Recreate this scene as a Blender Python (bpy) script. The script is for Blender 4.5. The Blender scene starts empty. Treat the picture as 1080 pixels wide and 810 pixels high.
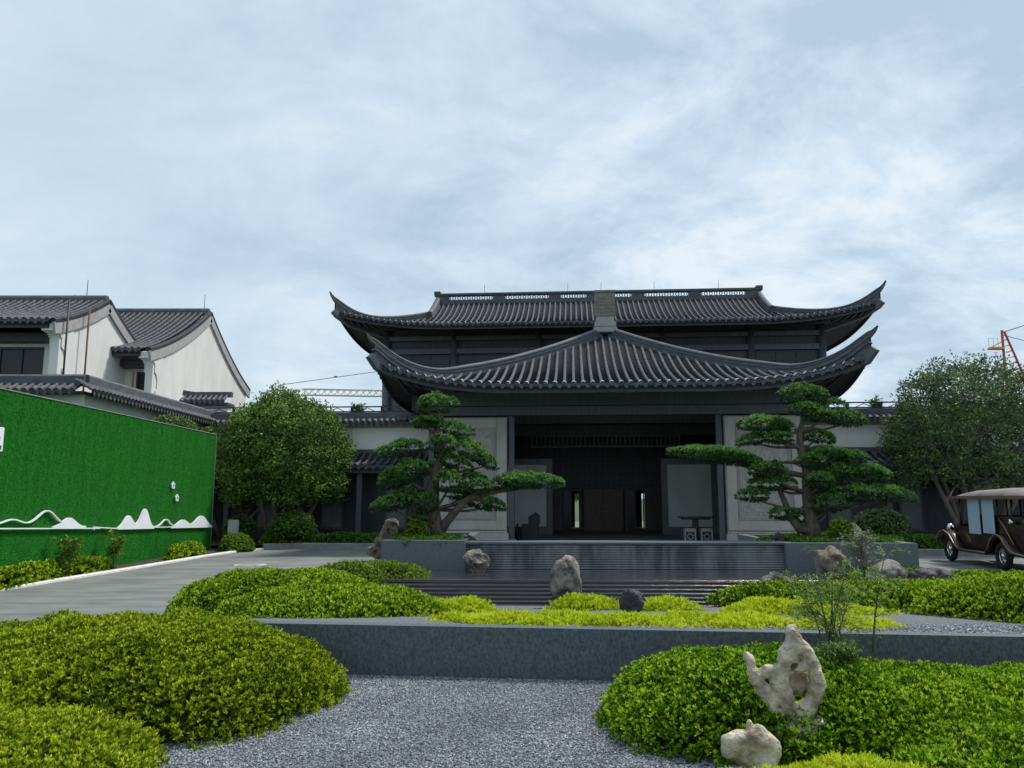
import bpy, bmesh, math, random
import numpy as np
from mathutils import Vector, Matrix, noise
R = math.radians
random.seed(7); rng = np.random.default_rng(11)
S = bpy.context.scene; COL = S.collection
# ---------------------------------------------------------------- camera, sky, sun, exposure
cam = bpy.data.cameras.new('camera'); co = bpy.data.objects.new('camera', cam); COL.objects.link(co)
co.location = (0, 0, 1.75); co.rotation_euler = (R(90 + 8.23), 0, 0)
cam.sensor_width = 36; cam.lens = 27.67; cam.clip_start = .05; cam.clip_end = 3000
S.camera = co
S.view_settings.view_transform = 'Standard'; S.view_settings.look = 'None'
S.view_settings.exposure = 0.3; S.view_settings.gamma = 1.0; S.view_settings.use_curve_mapping = False
SUN_EL, SUN_AZ = 58, 60          # azimuth clockwise from +Y (in front, to the right)
W = bpy.data.worlds.new('World'); S.world = W; W.use_nodes = True
nt = W.node_tree; nt.nodes.clear()
def N(t, **k):
    n = nt.nodes.new(t)
    for a, b in k.items(): setattr(n, a, b)
    return n
def LK(a, b): nt.links.new(a, b)
out = N('ShaderNodeOutputWorld'); bg = N('ShaderNodeBackground'); LK(bg.outputs[0], out.inputs[0])
sky = N('ShaderNodeTexSky', sky_type='NISHITA'); sky.sun_disc = False
sky.sun_elevation = R(SUN_EL); sky.sun_rotation = R(SUN_AZ); sky.air_density = 1.0; sky.dust_density = 1.5
tc = N('ShaderNodeTexCoord'); sep = N('ShaderNodeSeparateXYZ'); LK(tc.outputs['Generated'], sep.inputs[0])
zc = N('ShaderNodeMath', operation='MAXIMUM'); LK(sep.outputs[2], zc.inputs[0]); zc.inputs[1].default_value = 0
za = N('ShaderNodeMath', operation='ADD'); LK(zc.outputs[0], za.inputs[0]); za.inputs[1].default_value = .35
dv = []
for i in (0, 1):
    d = N('ShaderNodeMath', operation='DIVIDE'); LK(sep.outputs[i], d.inputs[0]); LK(za.outputs[0], d.inputs[1]); dv.append(d)
cmb = N('ShaderNodeCombineXYZ'); LK(dv[0].outputs[0], cmb.inputs[0]); LK(dv[1].outputs[0], cmb.inputs[1])
def wnoise(scale, detail, rough, dist, off, sx=1, sy=1, rot=0):
    mp = N('ShaderNodeMapping'); mp.inputs['Location'].default_value = off
    mp.inputs['Scale'].default_value = (sx, sy, 1); mp.inputs['Rotation'].default_value = (0, 0, rot)
    LK(cmb.outputs[0], mp.inputs[0])
    n = N('ShaderNodeTexNoise'); n.inputs['Scale'].default_value = scale; n.inputs['Detail'].default_value = detail
    n.inputs['Roughness'].default_value = rough; n.inputs['Distortion'].default_value = dist
    LK(mp.outputs[0], n.inputs['Vector']); return n
n1 = wnoise(.75, 4, .5, .3, (3.1, 1.7, 0), 1, 1)
n2 = wnoise(3.0, 11, .63, .25, (17.3, 5.2, 0), 1.0, 1.15, -.5)
r1 = N('ShaderNodeMapRange'); LK(n1.outputs[0], r1.inputs[0]); r1.inputs[1].default_value = .32; r1.inputs[2].default_value = .68
r2 = N('ShaderNodeMapRange'); LK(n2.outputs[0], r2.inputs[0]); r2.inputs[1].default_value = .32; r2.inputs[2].default_value = .7
# the clouds break up more towards the right (+X) half of the sky
xr = N('ShaderNodeMapRange'); LK(sep.outputs[0], xr.inputs[0]); xr.inputs[1].default_value = -.45; xr.inputs[2].default_value = .25
xr.inputs[3].default_value = .45; xr.inputs[4].default_value = 1.65
mx = N('ShaderNodeMath', operation='SUBTRACT'); LK(r2.outputs[0], mx.inputs[0]); mx.inputs[1].default_value = .5
mm = N('ShaderNodeMath', operation='MULTIPLY'); LK(mx.outputs[0], mm.inputs[0]); LK(xr.outputs[0], mm.inputs[1])
mh = N('ShaderNodeMath', operation='MULTIPLY_ADD'); LK(r1.outputs[0], mh.inputs[0]); mh.inputs[1].default_value = .45; LK(mm.outputs[0], mh.inputs[2])
ad = N('ShaderNodeMath', operation='ADD'); LK(mh.outputs[0], ad.inputs[0]); ad.inputs[1].default_value = .26
cr = N('ShaderNodeValToRGB'); LK(ad.outputs[0], cr.inputs[0])
e = cr.color_ramp.elements
e[0].position = .0; e[0].color = (3.1, 4.0, 4.85, 1)
e[1].position = 1.0; e[1].color = (5.3, 5.9, 6.3, 1)
m_ = e.new(.5); m_.color = (4.05, 4.95, 5.8, 1)
cf = N('ShaderNodeMix', data_type='RGBA'); cf.inputs[0].default_value = .93
LK(sky.outputs[0], cf.inputs[6]); LK(cr.outputs[0], cf.inputs[7]); LK(cf.outputs[2], bg.inputs[0])
bg.inputs[1].default_value = .125
sl = bpy.data.lights.new('sun', 'SUN'); sl.energy = 3.2; sl.angle = R(9); sl.color = (1, .95, .87)
so = bpy.data.objects.new('sun', sl); COL.objects.link(so)
sd = Vector((math.sin(R(SUN_AZ)) * math.cos(R(SUN_EL)), math.cos(R(SUN_AZ)) * math.cos(R(SUN_EL)), math.sin(R(SUN_EL))))
so.rotation_euler = sd.to_track_quat('Z', 'Y').to_euler(); so.location = (20, 10, 40)

# ---------------------------------------------------------------- materials
M = {}
def mat(name, c1, c2=None, scale=4, rough=.8, bump=0, bscale=None, spec=.4, metal=0, detail=5, stretch=(1, 1, 1), lo=.35, hi=.65, trans=0, coat=0):
    m = bpy.data.materials.new(name); m.use_nodes = True; t = m.node_tree; b = t.nodes['Principled BSDF']
    b.inputs['Roughness'].default_value = rough; b.inputs['Metallic'].default_value = metal
    b.inputs['Specular IOR Level'].default_value = spec; b.inputs['Coat Weight'].default_value = coat
    b.inputs['Transmission Weight'].default_value = trans
    c2 = c2 or tuple(x * .75 for x in c1)
    tcn = t.nodes.new('ShaderNodeTexCoord'); mp = t.nodes.new('ShaderNodeMapping'); mp.inputs['Scale'].default_value = stretch
    t.links.new(tcn.outputs['Object'], mp.inputs[0])
    n = t.nodes.new('ShaderNodeTexNoise'); n.inputs['Scale'].default_value = scale; n.inputs['Detail'].default_value = detail; n.inputs['Roughness'].default_value = .6
    t.links.new(mp.outputs[0], n.inputs['Vector'])
    r = t.nodes.new('ShaderNodeValToRGB'); r.color_ramp.elements[0].position = lo; r.color_ramp.elements[1].position = hi
    r.color_ramp.elements[0].color = (*c2, 1); r.color_ramp.elements[1].color = (*c1, 1)
    t.links.new(n.outputs[0], r.inputs[0]); t.links.new(r.outputs[0], b.inputs['Base Color'])
    if bump:
        n2 = t.nodes.new('ShaderNodeTexNoise'); n2.inputs['Scale'].default_value = bscale or scale * 4; n2.inputs['Detail'].default_value = 6
        t.links.new(mp.outputs[0], n2.inputs['Vector'])
        bp = t.nodes.new('ShaderNodeBump'); bp.inputs['Strength'].default_value = bump; bp.inputs['Distance'].default_value = .02
        t.links.new(n2.outputs[0], bp.inputs['Height']); t.links.new(bp.outputs[0], b.inputs['Normal'])
    M[name] = m; return m
def leafmat(name, stops, rough=.55, tr=.25, spec=.18):
    """foliage: colour per leaf from the stored value rnd, varied in soft patches"""
    m = bpy.data.materials.new(name); m.use_nodes = True; t = m.node_tree; b = t.nodes['Principled BSDF']
    a = t.nodes.new('ShaderNodeAttribute'); a.attribute_name = 'rnd'
    tcn = t.nodes.new('ShaderNodeTexCoord'); n = t.nodes.new('ShaderNodeTexNoise'); n.inputs['Scale'].default_value = 1.3; n.inputs['Detail'].default_value = 3
    t.links.new(tcn.outputs['Object'], n.inputs['Vector'])
    mu = t.nodes.new('ShaderNodeMath'); mu.operation = 'MULTIPLY_ADD'; t.links.new(n.outputs[0], mu.inputs[0]); mu.inputs[1].default_value = .6; mu.inputs[2].default_value = -.3
    s = t.nodes.new('ShaderNodeMath'); s.operation = 'ADD'; t.links.new(a.outputs['Fac'], s.inputs[0]); t.links.new(mu.outputs[0], s.inputs[1])
    r = t.nodes.new('ShaderNodeValToRGB'); els = r.color_ramp.elements
    els[0].position = stops[0][0]; els[0].color = (*stops[0][1], 1); els[1].position = stops[-1][0]; els[1].color = (*stops[-1][1], 1)
    for p, c in stops[1:-1]: x = els.new(p); x.color = (*c, 1)
    t.links.new(s.outputs[0], r.inputs[0]); t.links.new(r.outputs[0], b.inputs['Base Color'])
    b.inputs['Roughness'].default_value = rough; b.inputs['Specular IOR Level'].default_value = spec
    tb = t.nodes.new('ShaderNodeBsdfTranslucent'); t.links.new(r.outputs[0], tb.inputs[0])
    ms = t.nodes.new('ShaderNodeMixShader'); ms.inputs[0].default_value = tr
    t.links.new(b.outputs[0], ms.inputs[1]); t.links.new(tb.outputs[0], ms.inputs[2])
    t.links.new(ms.outputs[0], t.nodes['Material Output'].inputs[0]); M[name] = m; return m
mat('asphalt', (.215, .225, .215), (.115, .125, .125), 1.6, .85, .5, 90, stretch=(.5, 1.3, 1), lo=.34, hi=.66, detail=12)
mat('soil', (.06, .05, .035), (.03, .026, .02), 6, .95, .5)
mat('grass_ground', (.06, .09, .03), (.035, .06, .02), 2, .95, .4)
mat('gravel_base', (.2, .215, .235), (.1, .108, .122), 60, .85, .9, 140)
mat('kerb', (.5, .5, .48), (.36, .37, .37), 3, .8, .2, 40)
mat('kerb_dark', (.26, .27, .26), (.17, .18, .18), 3, .8, .2, 40)
mat('line_paint', (.75, .75, .73), (.55, .55, .54), 8, .7)
mat('dark_granite', (.12, .137, .155), (.05, .06, .072), 38, .55, .2, 120, detail=10, stretch=(1, 1, .7), lo=.36, hi=.66)
mat('wall_granite', (.13, .15, .17), (.085, .1, .118), 20, .5, .15, 90, detail=8, lo=.3, hi=.7)
mat('wet_stone', (.2, .205, .215), (.07, .078, .09), 1.6, .22, .2, 30, spec=.6, stretch=(2.2, 1, .5), lo=.38, hi=.6)  # mottled wet stone; pale upright patches also paint water film reflections into the colour
mat('wet_dark', (.05, .042, .046), (.02, .02, .022), 2, .2, .2, 30, spec=.6, stretch=(.6, 1, 14), lo=.38, hi=.65)
mat('tile_dark', (.028, .031, .038), (.016, .018, .023), 3, .75, .4, 30)
mat('tile_barrel', (.125, .13, .145), (.04, .045, .054), 8, .75, .4, 30)
mat('tile_end', (.5, .51, .53), (.33, .34, .36), 9, .7, .2)
mat('ridge_mat', (.115, .124, .14), (.065, .071, .083), 3, .7, .3, 20, stretch=(1, 1, 3))
mat('dark_wood', (.042, .047, .057), (.028, .032, .04), 4, .5, .1, 20, stretch=(3, 3, .4))
mat('mid_wood', (.085, .094, .11), (.06, .067, .08), 4, .5, .1, 20, stretch=(3, 3, .4))
mat('porch_wood_lifted', (.13, .135, .14), (.085, .09, .095), 4, .5, .1, 20, stretch=(3, 3, .4))  # hall timber with a lighter colour standing in for light inside the porch
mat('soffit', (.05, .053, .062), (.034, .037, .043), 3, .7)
mat('brown_door', (.19, .115, .075), (.12, .072, .05), 5, .4, .1, 20, stretch=(5, 5, .4))
mat('white_wall', (.72, .72, .7), (.6, .61, .59), 1.1, .85, .1, 30, stretch=(1.6, 1.6, .5), lo=.3, hi=.7)
mat('cream_wall', (.8, .8, .75), (.7, .7, .66), 1.0, .85, .1, 30, lo=.3, hi=.7)
mat('trim_grey', (.38, .37, .36), (.3, .3, .29), 3, .8)
mat('stone_panel', (.45, .43, .385), (.34, .325, .295), 2.2, .7, .15, 40, stretch=(1, 1, .5), lo=.3, hi=.7)
mat('stone_carved', (.4, .38, .34), (.26, .25, .225), 9, .75, .6, 16, detail=8)
mat('block_stone', (.27, .26, .22), (.17, .165, .145), 7, .85, .6, 30)
mat('turf', (.022, .235, .022), (.012, .16, .016), 3, .95, .9, 220, spec=.15, stretch=(1, 2.4, .22), lo=.3, hi=.7, detail=7)
mat('white_board', (.78, .8, .86), (.72, .74, .8), 3, .5)
mat('glass_dark', (.018, .022, .028), (.012, .015, .02), 2, .25, spec=.35)
mat('pane_grey', (.16, .18, .19), (.11, .125, .14), 2, .35)
mat('bark', (.15, .125, .1), (.07, .055, .045), 14, .9, .9, 30, stretch=(1, 1, .35))
mat('bark_pale', (.2, .18, .15), (.11, .1, .085), 12, .9, .8, 30, stretch=(1, 1, .4))
mat('twigs', (.022, .032, .01), (.012, .016, .006), 8, 1, spec=.05)
mat('rock_grey', (.27, .25, .21), (.05, .05, .052), 4.5, .85, 1.0, 22, detail=10, lo=.4, hi=.6)
mat('rock_brown', (.25, .2, .155), (.05, .042, .036), 6, .85, 1.0, 14, detail=9, lo=.32, hi=.65)
mat('rock_pale', (.58, .51, .4), (.2, .155, .11), 7, .7, 1.0, 40, detail=10, lo=.34, hi=.6)
mat('rock_black', (.05, .05, .055), (.025, .025, .028), 5, .7, .8, 14)
mat('car_brown', (.02, .009, .006), (.014, .007, .005), 3, .3, spec=.4, coat=.25)
mat('car_gold', (.3, .22, .14), (.22, .16, .1), 4, .4, metal=.6)
mat('car_canopy', (.24, .215, .19), (.17, .15, .135), 3, .8)
mat('chrome', (.75, .75, .75), (.65, .65, .65), 4, .15, metal=1)
mat('tyre', (.02, .02, .02), (.012, .012, .012), 8, .85)
mat('blue_curtain', (.36, .48, .58), (.3, .41, .5), 5, .75, stretch=(12, 12, .3))
mat('red_paint', (.55, .11, .06), (.42, .08, .05), 4, .5)
mat('crane_white', (.68, .68, .64), (.55, .55, .53), 4, .5)
mat('black_metal', (.025, .025, .028), (.018, .018, .02), 4, .5)
mat('rust', (.2, .09, .06), (.12, .06, .045), 8, .8)
mat('yellow_paint', (.65, .36, .03), (.55, .3, .03), 8, .6)
mat('water', (.03, .036, .042), (.02, .025, .03), 3, .05, .15, 6, spec=.8)
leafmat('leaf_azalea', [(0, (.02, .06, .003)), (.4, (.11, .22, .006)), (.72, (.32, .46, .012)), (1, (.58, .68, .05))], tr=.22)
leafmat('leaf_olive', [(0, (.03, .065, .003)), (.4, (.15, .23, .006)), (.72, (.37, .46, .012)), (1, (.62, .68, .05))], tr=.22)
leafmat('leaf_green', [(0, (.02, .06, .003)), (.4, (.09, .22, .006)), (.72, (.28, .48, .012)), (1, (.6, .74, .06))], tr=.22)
leafmat('leaf_yellow', [(0, (.26, .33, .012)), (.5, (.52, .62, .02)), (1, (.78, .84, .08))], tr=.3)
leafmat('leaf_hedge', [(0, (.02, .055, .01)), (.5, (.075, .17, .02)), (1, (.2, .35, .05))], tr=.2)
leafmat('leaf_lime', [(0, (.05, .1, .01)), (.5, (.15, .25, .02)), (1, (.3, .42, .05))], tr=.25)
leafmat('leaf_tree', [(0, (.035, .08, .018)), (.4, (.13, .24, .045)), (.8, (.28, .44, .07)), (1, (.42, .58, .13))], tr=.2, rough=.4)
leafmat('leaf_tree_grey', [(0, (.04, .07, .034)), (.45, (.12, .19, .068)), (.8, (.23, .34, .1)), (1, (.36, .48, .16))], tr=.2, rough=.4)
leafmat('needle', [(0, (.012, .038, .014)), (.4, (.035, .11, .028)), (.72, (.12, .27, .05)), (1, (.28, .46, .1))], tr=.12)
leafmat('leaf_silver', [(0, (.12, .15, .1)), (1, (.34, .38, .28))], tr=.25)
leafmat('leaf_bamboo', [(0, (.07, .14, .03)), (.5, (.17, .3, .06)), (1, (.34, .48, .13))], tr=.3)

# ---------------------------------------------------------------- helpers
def link(o, parent=None):
    COL.objects.link(o)
    if parent is not None: o.parent = parent
    return o
def tag(o, label=None, cat=None, group=None, kind=None):
    if label: o['label'] = label
    if cat: o['category'] = cat
    if group: o['group'] = group
    if kind: o['kind'] = kind
    return o
def thing(name, label, cat, loc=(0, 0, 0), rz=0, group=None):
    o = bpy.data.objects.new(name, None); link(o); o.location = loc; o.rotation_euler = (0, 0, rz)
    return tag(o, label, cat, group)
def copy_tree(o, parent=None, loc=None, rz=None, label=None):
    c = o.copy(); COL.objects.link(c)
    if parent is not None: c.parent = parent
    if loc is not None: c.location = loc
    if rz is not None: c.rotation_euler = (0, 0, rz)
    if label: c['label'] = label
    for ch in list(o.children): copy_tree(ch, c)
    return c
class MB:
    """collects shapes for ONE mesh object; every shape carries a material index"""
    def __init__(s): s.v = []; s.f = []; s.m = []; s.sm = []
    def add(s, vs, fs, mi=0, smooth=False):
        o = len(s.v); s.v += [tuple(x) for x in vs]
        for f in fs: s.f.append([i + o for i in f]); s.m.append(mi); s.sm.append(smooth)
        return s
    def box(s, x0, x1, y0, y1, z0, z1, mi=0, bev=0):
        if bev:
            b = bev; bm = bmesh.new(); bmesh.ops.create_cube(bm, size=1)
            for v in bm.verts: v.co = ((x0 + x1) / 2 + v.co.x * (x1 - x0), (y0 + y1) / 2 + v.co.y * (y1 - y0), (z0 + z1) / 2 + v.co.z * (z1 - z0))
            bmesh.ops.bevel(bm, geom=bm.edges[:], offset=b, segments=2, affect='EDGES'); s.bm(bm, mi); return s
        vs = [(x0, y0, z0), (x1, y0, z0), (x1, y1, z0), (x0, y1, z0), (x0, y0, z1), (x1, y0, z1), (x1, y1, z1), (x0, y1, z1)]
        return s.add(vs, [(3, 2, 1, 0), (4, 5, 6, 7), (0, 1, 5, 4), (1, 2, 6, 5), (2, 3, 7, 6), (3, 0, 4, 7)], mi)
    def bm(s, bm, mi=0, smooth=False, free=True):
        bm.verts.ensure_lookup_table(); bm.verts.index_update()
        s.add([v.co[:] for v in bm.verts], [[v.index for v in f.verts] for f in bm.faces], mi, smooth)
        if free: bm.free()
        return s
    def tube(s, pts, rad, seg=8, mi=0, smooth=True, cap=True):
        pts = [Vector(p) for p in pts]; n = len(pts)
        if not hasattr(rad, '__len__'): rad = [rad] * n
        vs = []; fs = []; ref = None
        for i, p in enumerate(pts):
            d = (pts[min(i + 1, n - 1)] - pts[max(i - 1, 0)]).normalized()
            if ref is None:
                ref = Vector((0, 0, 1)) if abs(d.z) < .9 else Vector((1, 0, 0))
            a = d.cross(ref).normalized(); b = a.cross(d).normalized(); ref = b
            for k in range(seg):
                t = 2 * math.pi * k / seg; vs.append(p + (a * math.cos(t) + b * math.sin(t)) * rad[i])
        for i in range(n - 1):
            for k in range(seg):
                fs.append((i * seg + k, i * seg + (k + 1) % seg, (i + 1) * seg + (k + 1) % seg, (i + 1) * seg + k))
        if cap: fs.append(tuple(range(seg))[::-1]); fs.append(tuple((n - 1) * seg + k for k in range(seg)))
        return s.add(vs, fs, mi, smooth)
    def bar(s, a, b, w, h=None, mi=0):
        return s.tube([a, b], w / 2, 4, mi, False)
    def sweep(s, path, prof, mi=0, smooth=False, scale=None):
        """profile of (side, up) points carried along a path, up stays vertical-ish"""
        path = [Vector(p) for p in path]; n = len(path); m = len(prof); vs = []; fs = []
        for i, p in enumerate(path):
            d = (path[min(i + 1, n - 1)] - path[max(i - 1, 0)]).normalized()
            a = Vector((d.y, -d.x, 0)); a = a.normalized() if a.length > 1e-5 else Vector((1, 0, 0)); u = a.cross(d).normalized()
            if u.z < 0: u = -u
            sc = scale[i] if scale else 1
            for (x, y) in prof: vs.append(p + a * x * sc + u * y * sc)
        for i in range(n - 1):
            for k in range(m): fs.append((i * m + k, i * m + (k + 1) % m, (i + 1) * m + (k + 1) % m, (i + 1) * m + k))
        fs.append(tuple(range(m))[::-1]); fs.append(tuple((n - 1) * m + k for k in range(m)))
        return s.add(vs, fs, mi, smooth)
    def prism(s, poly, axis, a0, a1, mi=0):
        """polygon of 2D points extruded along an axis: 'y' -> poly is (x,z); 'x' -> poly is (y,z); 'z' -> poly is (x,y)"""
        f = {'y': lambda p, t: (p[0], t, p[1]), 'x': lambda p, t: (t, p[0], p[1]), 'z': lambda p, t: (p[0], p[1], t)}[axis]
        n = len(poly); vs = [f(p, a0) for p in poly] + [f(p, a1) for p in poly]
        fs = [tuple(range(n))[::-1], tuple(range(n, 2 * n))] + [(k, (k + 1) % n, n + (k + 1) % n, n + k) for k in range(n)]
        return s.add(vs, fs, mi)
    def build(s, name, mats, parent=None, loc=(0, 0, 0), fix=True):
        me = bpy.data.meshes.new(name); me.from_pydata(s.v, [], s.f)
        if isinstance(mats, str): mats = [mats]
        for x in mats: me.materials.append(M[x])
        me.polygons.foreach_set('material_index', s.m); me.polygons.foreach_set('use_smooth', s.sm)
        me.update()
        if fix:
            b = bmesh.new(); b.from_mesh(me); bmesh.ops.recalc_face_normals(b, faces=b.faces[:]); b.to_mesh(me); b.free()
        o = bpy.data.objects.new(name, me); o.location = loc; return link(o, parent)

def npmesh(name, V, F, mname, parent, rnd=None, loc=(0, 0, 0), smooth=False):
    """fast mesh from arrays; F is (n,k)"""
    me = bpy.data.meshes.new(name); n, k = F.shape
    me.vertices.add(len(V)); me.vertices.foreach_set('co', V.astype(np.float32).ravel())
    me.loops.add(n * k); me.loops.foreach_set('vertex_index', F.astype(np.int32).ravel())
    me.polygons.add(n); me.polygons.foreach_set('loop_start', np.arange(0, n * k, k, dtype=np.int32))
    me.polygons.foreach_set('use_smooth', np.full(n, smooth))
    if rnd is not None:
        a = me.attributes.new('rnd', 'FLOAT', 'FACE'); a.data.foreach_set('value', rnd.astype(np.float32))
    me.update(calc_edges=True); me.validate(); me.materials.append(M[mname])
    o = bpy.data.objects.new(name, me); o.location = loc; return link(o, parent)
def nrm(a): return a / np.maximum(np.linalg.norm(a, axis=1, keepdims=True), 1e-9)
def perp(A):
    r = rng.normal(size=A.shape); return nrm(r - (r * A).sum(1, keepdims=True) * A)
def leaves(name, P, D, U, L, Wd, mname, parent, rnd, fold=.18):
    Sd = nrm(np.cross(D, U)); Nn = nrm(np.cross(Sd, D)); L = L[:, None]; Wd = Wd[:, None]
    mid = P + D * L * .55 + Nn * L * fold * .35
    V = np.stack([P, mid + Sd * Wd * .5, P + D * L - Nn * L * fold * .3, mid - Sd * Wd * .5], 1).reshape(-1, 3)
    return npmesh(name, V, np.arange(len(V)).reshape(-1, 4), mname, parent, rnd)
def sprigs(name, P, A, k, L, Wd, mname, parent, base, spread=(.35, 1.1), jit=.15):
    """rosettes of k leaves round the axis A at the points P"""
    n = len(P); P = np.repeat(P, k, 0); A = np.repeat(A, k, 0); Q = perp(A)
    t = rng.uniform(spread[0], spread[1], n * k)[:, None]
    D = nrm(A * np.cos(t) + Q * np.sin(t)); Ls = L * rng.uniform(.65, 1.3, n * k)
    r = np.repeat(base, k) + rng.normal(0, jit, n * k) - (t[:, 0] - .55) * .5
    return leaves(name, P, D, A, Ls, Wd * Ls / L, mname, parent, np.clip(r, 0, 1))

def heightfield(domes, res, bump=.05, bs=1.6, seed=0):
    """domes: (cx, cy, rx, ry, rot, H, zbase). returns grid arrays X, Y, Z (nan outside)"""
    x0 = min(d[0] - max(d[2], d[3]) for d in domes); x1 = max(d[0] + max(d[2], d[3]) for d in domes)
    y0 = min(d[1] - max(d[2], d[3]) for d in domes); y1 = max(d[1] + max(d[2], d[3]) for d in domes)
    X, Y = np.meshgrid(np.arange(x0, x1, res), np.arange(y0, y1, res)); Z = np.full(X.shape, np.nan)
    for cx, cy, rx, ry, rot, H, zb in domes:
        c, s = math.cos(R(rot)), math.sin(R(rot)); u = ((X - cx) * c + (Y - cy) * s) / rx; v = (-(X - cx) * s + (Y - cy) * c) / ry
        th = np.arctan2(v, u); r = np.sqrt(u * u + v * v) * (1 + .035 * np.sin(3 * th + seed) + .025 * np.sin(7 * th + seed * 2))
        h = np.where(r < 1, zb + H * np.power(np.clip(1 - np.power(np.clip(r, 0, 1), 2.6), 0, 1), .5), np.nan); Z = np.fmax(Z, h)
    b = np.sin(X * 3.1 * bs + seed) * np.sin(Y * 2.7 * bs + 1.3 * seed) + .6 * np.sin(X * 6.3 * bs + Y * 4 * bs + seed) + .35 * np.sin(X * 13 * bs - Y * 11 * bs)
    return X, Y, Z + b * bump * .5
def mound(name, label, cat, domes, mname, dens, L, Wd, k=5, group=None, bump=.05, seed=0, layers=((0, 1.), (.045, .8), (.09, .5)), up=.5, zfloor=0, stand=None, spread=(.12, 1.0)):
    res = .06 if dens > 250 else .12
    X, Y, Z = heightfield(domes, res, bump, seed=seed); ok = ~np.isnan(Z)
    zb = min(d[6] for d in domes)
    Zf = np.where(ok, Z, zb); gy, gx = np.gradient(Zf, res)
    G = np.minimum(np.hypot(gx, gy), 6); area = np.where(ok, np.sqrt(1 + G * G), 0) * res * res
    cx = float(X[ok].mean()); cy = float(Y[ok].mean())
    root = thing(name, label, cat, (cx, cy, zb), 0, group); P = []; A = []; B = []
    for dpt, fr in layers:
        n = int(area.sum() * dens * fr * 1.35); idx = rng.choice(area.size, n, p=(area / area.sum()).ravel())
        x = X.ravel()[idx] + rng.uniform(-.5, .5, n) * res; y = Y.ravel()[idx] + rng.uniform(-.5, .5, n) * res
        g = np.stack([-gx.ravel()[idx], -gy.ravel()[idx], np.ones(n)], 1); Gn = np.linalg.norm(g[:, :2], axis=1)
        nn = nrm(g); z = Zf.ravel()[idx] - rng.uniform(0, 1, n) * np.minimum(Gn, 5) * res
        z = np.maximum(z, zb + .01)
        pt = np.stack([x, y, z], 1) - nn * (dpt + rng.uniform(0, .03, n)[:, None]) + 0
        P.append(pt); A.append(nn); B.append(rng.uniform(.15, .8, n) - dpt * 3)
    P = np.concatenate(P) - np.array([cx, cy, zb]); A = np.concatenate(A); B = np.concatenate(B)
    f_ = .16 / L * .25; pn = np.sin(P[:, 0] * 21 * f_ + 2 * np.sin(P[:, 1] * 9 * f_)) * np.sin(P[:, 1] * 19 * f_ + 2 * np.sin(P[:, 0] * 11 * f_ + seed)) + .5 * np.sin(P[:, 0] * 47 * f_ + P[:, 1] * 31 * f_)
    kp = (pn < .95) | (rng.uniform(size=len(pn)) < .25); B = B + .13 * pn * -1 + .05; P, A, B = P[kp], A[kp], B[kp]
    A = nrm(A + np.array([0, 0, up]) + rng.normal(0, .28, A.shape))
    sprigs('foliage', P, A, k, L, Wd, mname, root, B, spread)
    # inner branches mass
    mb = MB(); ny, nx = X.shape; Ze = np.where(ok, Zf, zb - .2); w_ = 2 if res > .1 else 3
    Zm = Ze.copy()
    for dj in range(-w_, w_ + 1):
        for di in range(-w_, w_ + 1):
            if dj * dj + di * di <= w_ * w_: Zm = np.minimum(Zm, np.roll(np.roll(Ze, dj, 0), di, 1))
    zi = np.maximum(Zm - .07, zb - .03)
    st = 1; ids = {}
    for j in range(0, ny, st):
        for i in range(0, nx, st):
            if ok[j, i]: ids[(j, i)] = len(mb.v); mb.v.append((X[j, i] - cx, Y[j, i] - cy, zi[j, i] - zb))
    for (j, i), a in list(ids.items()):
        q = [(j, i + st), (j + st, i + st), (j + st, i)]
        if all(t in ids for t in q): mb.f.append([a] + [ids[t] for t in q]); mb.m.append(0); mb.sm.append(True)
    mb.build('twigs', 'twigs', root, fix=False); return root

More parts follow.
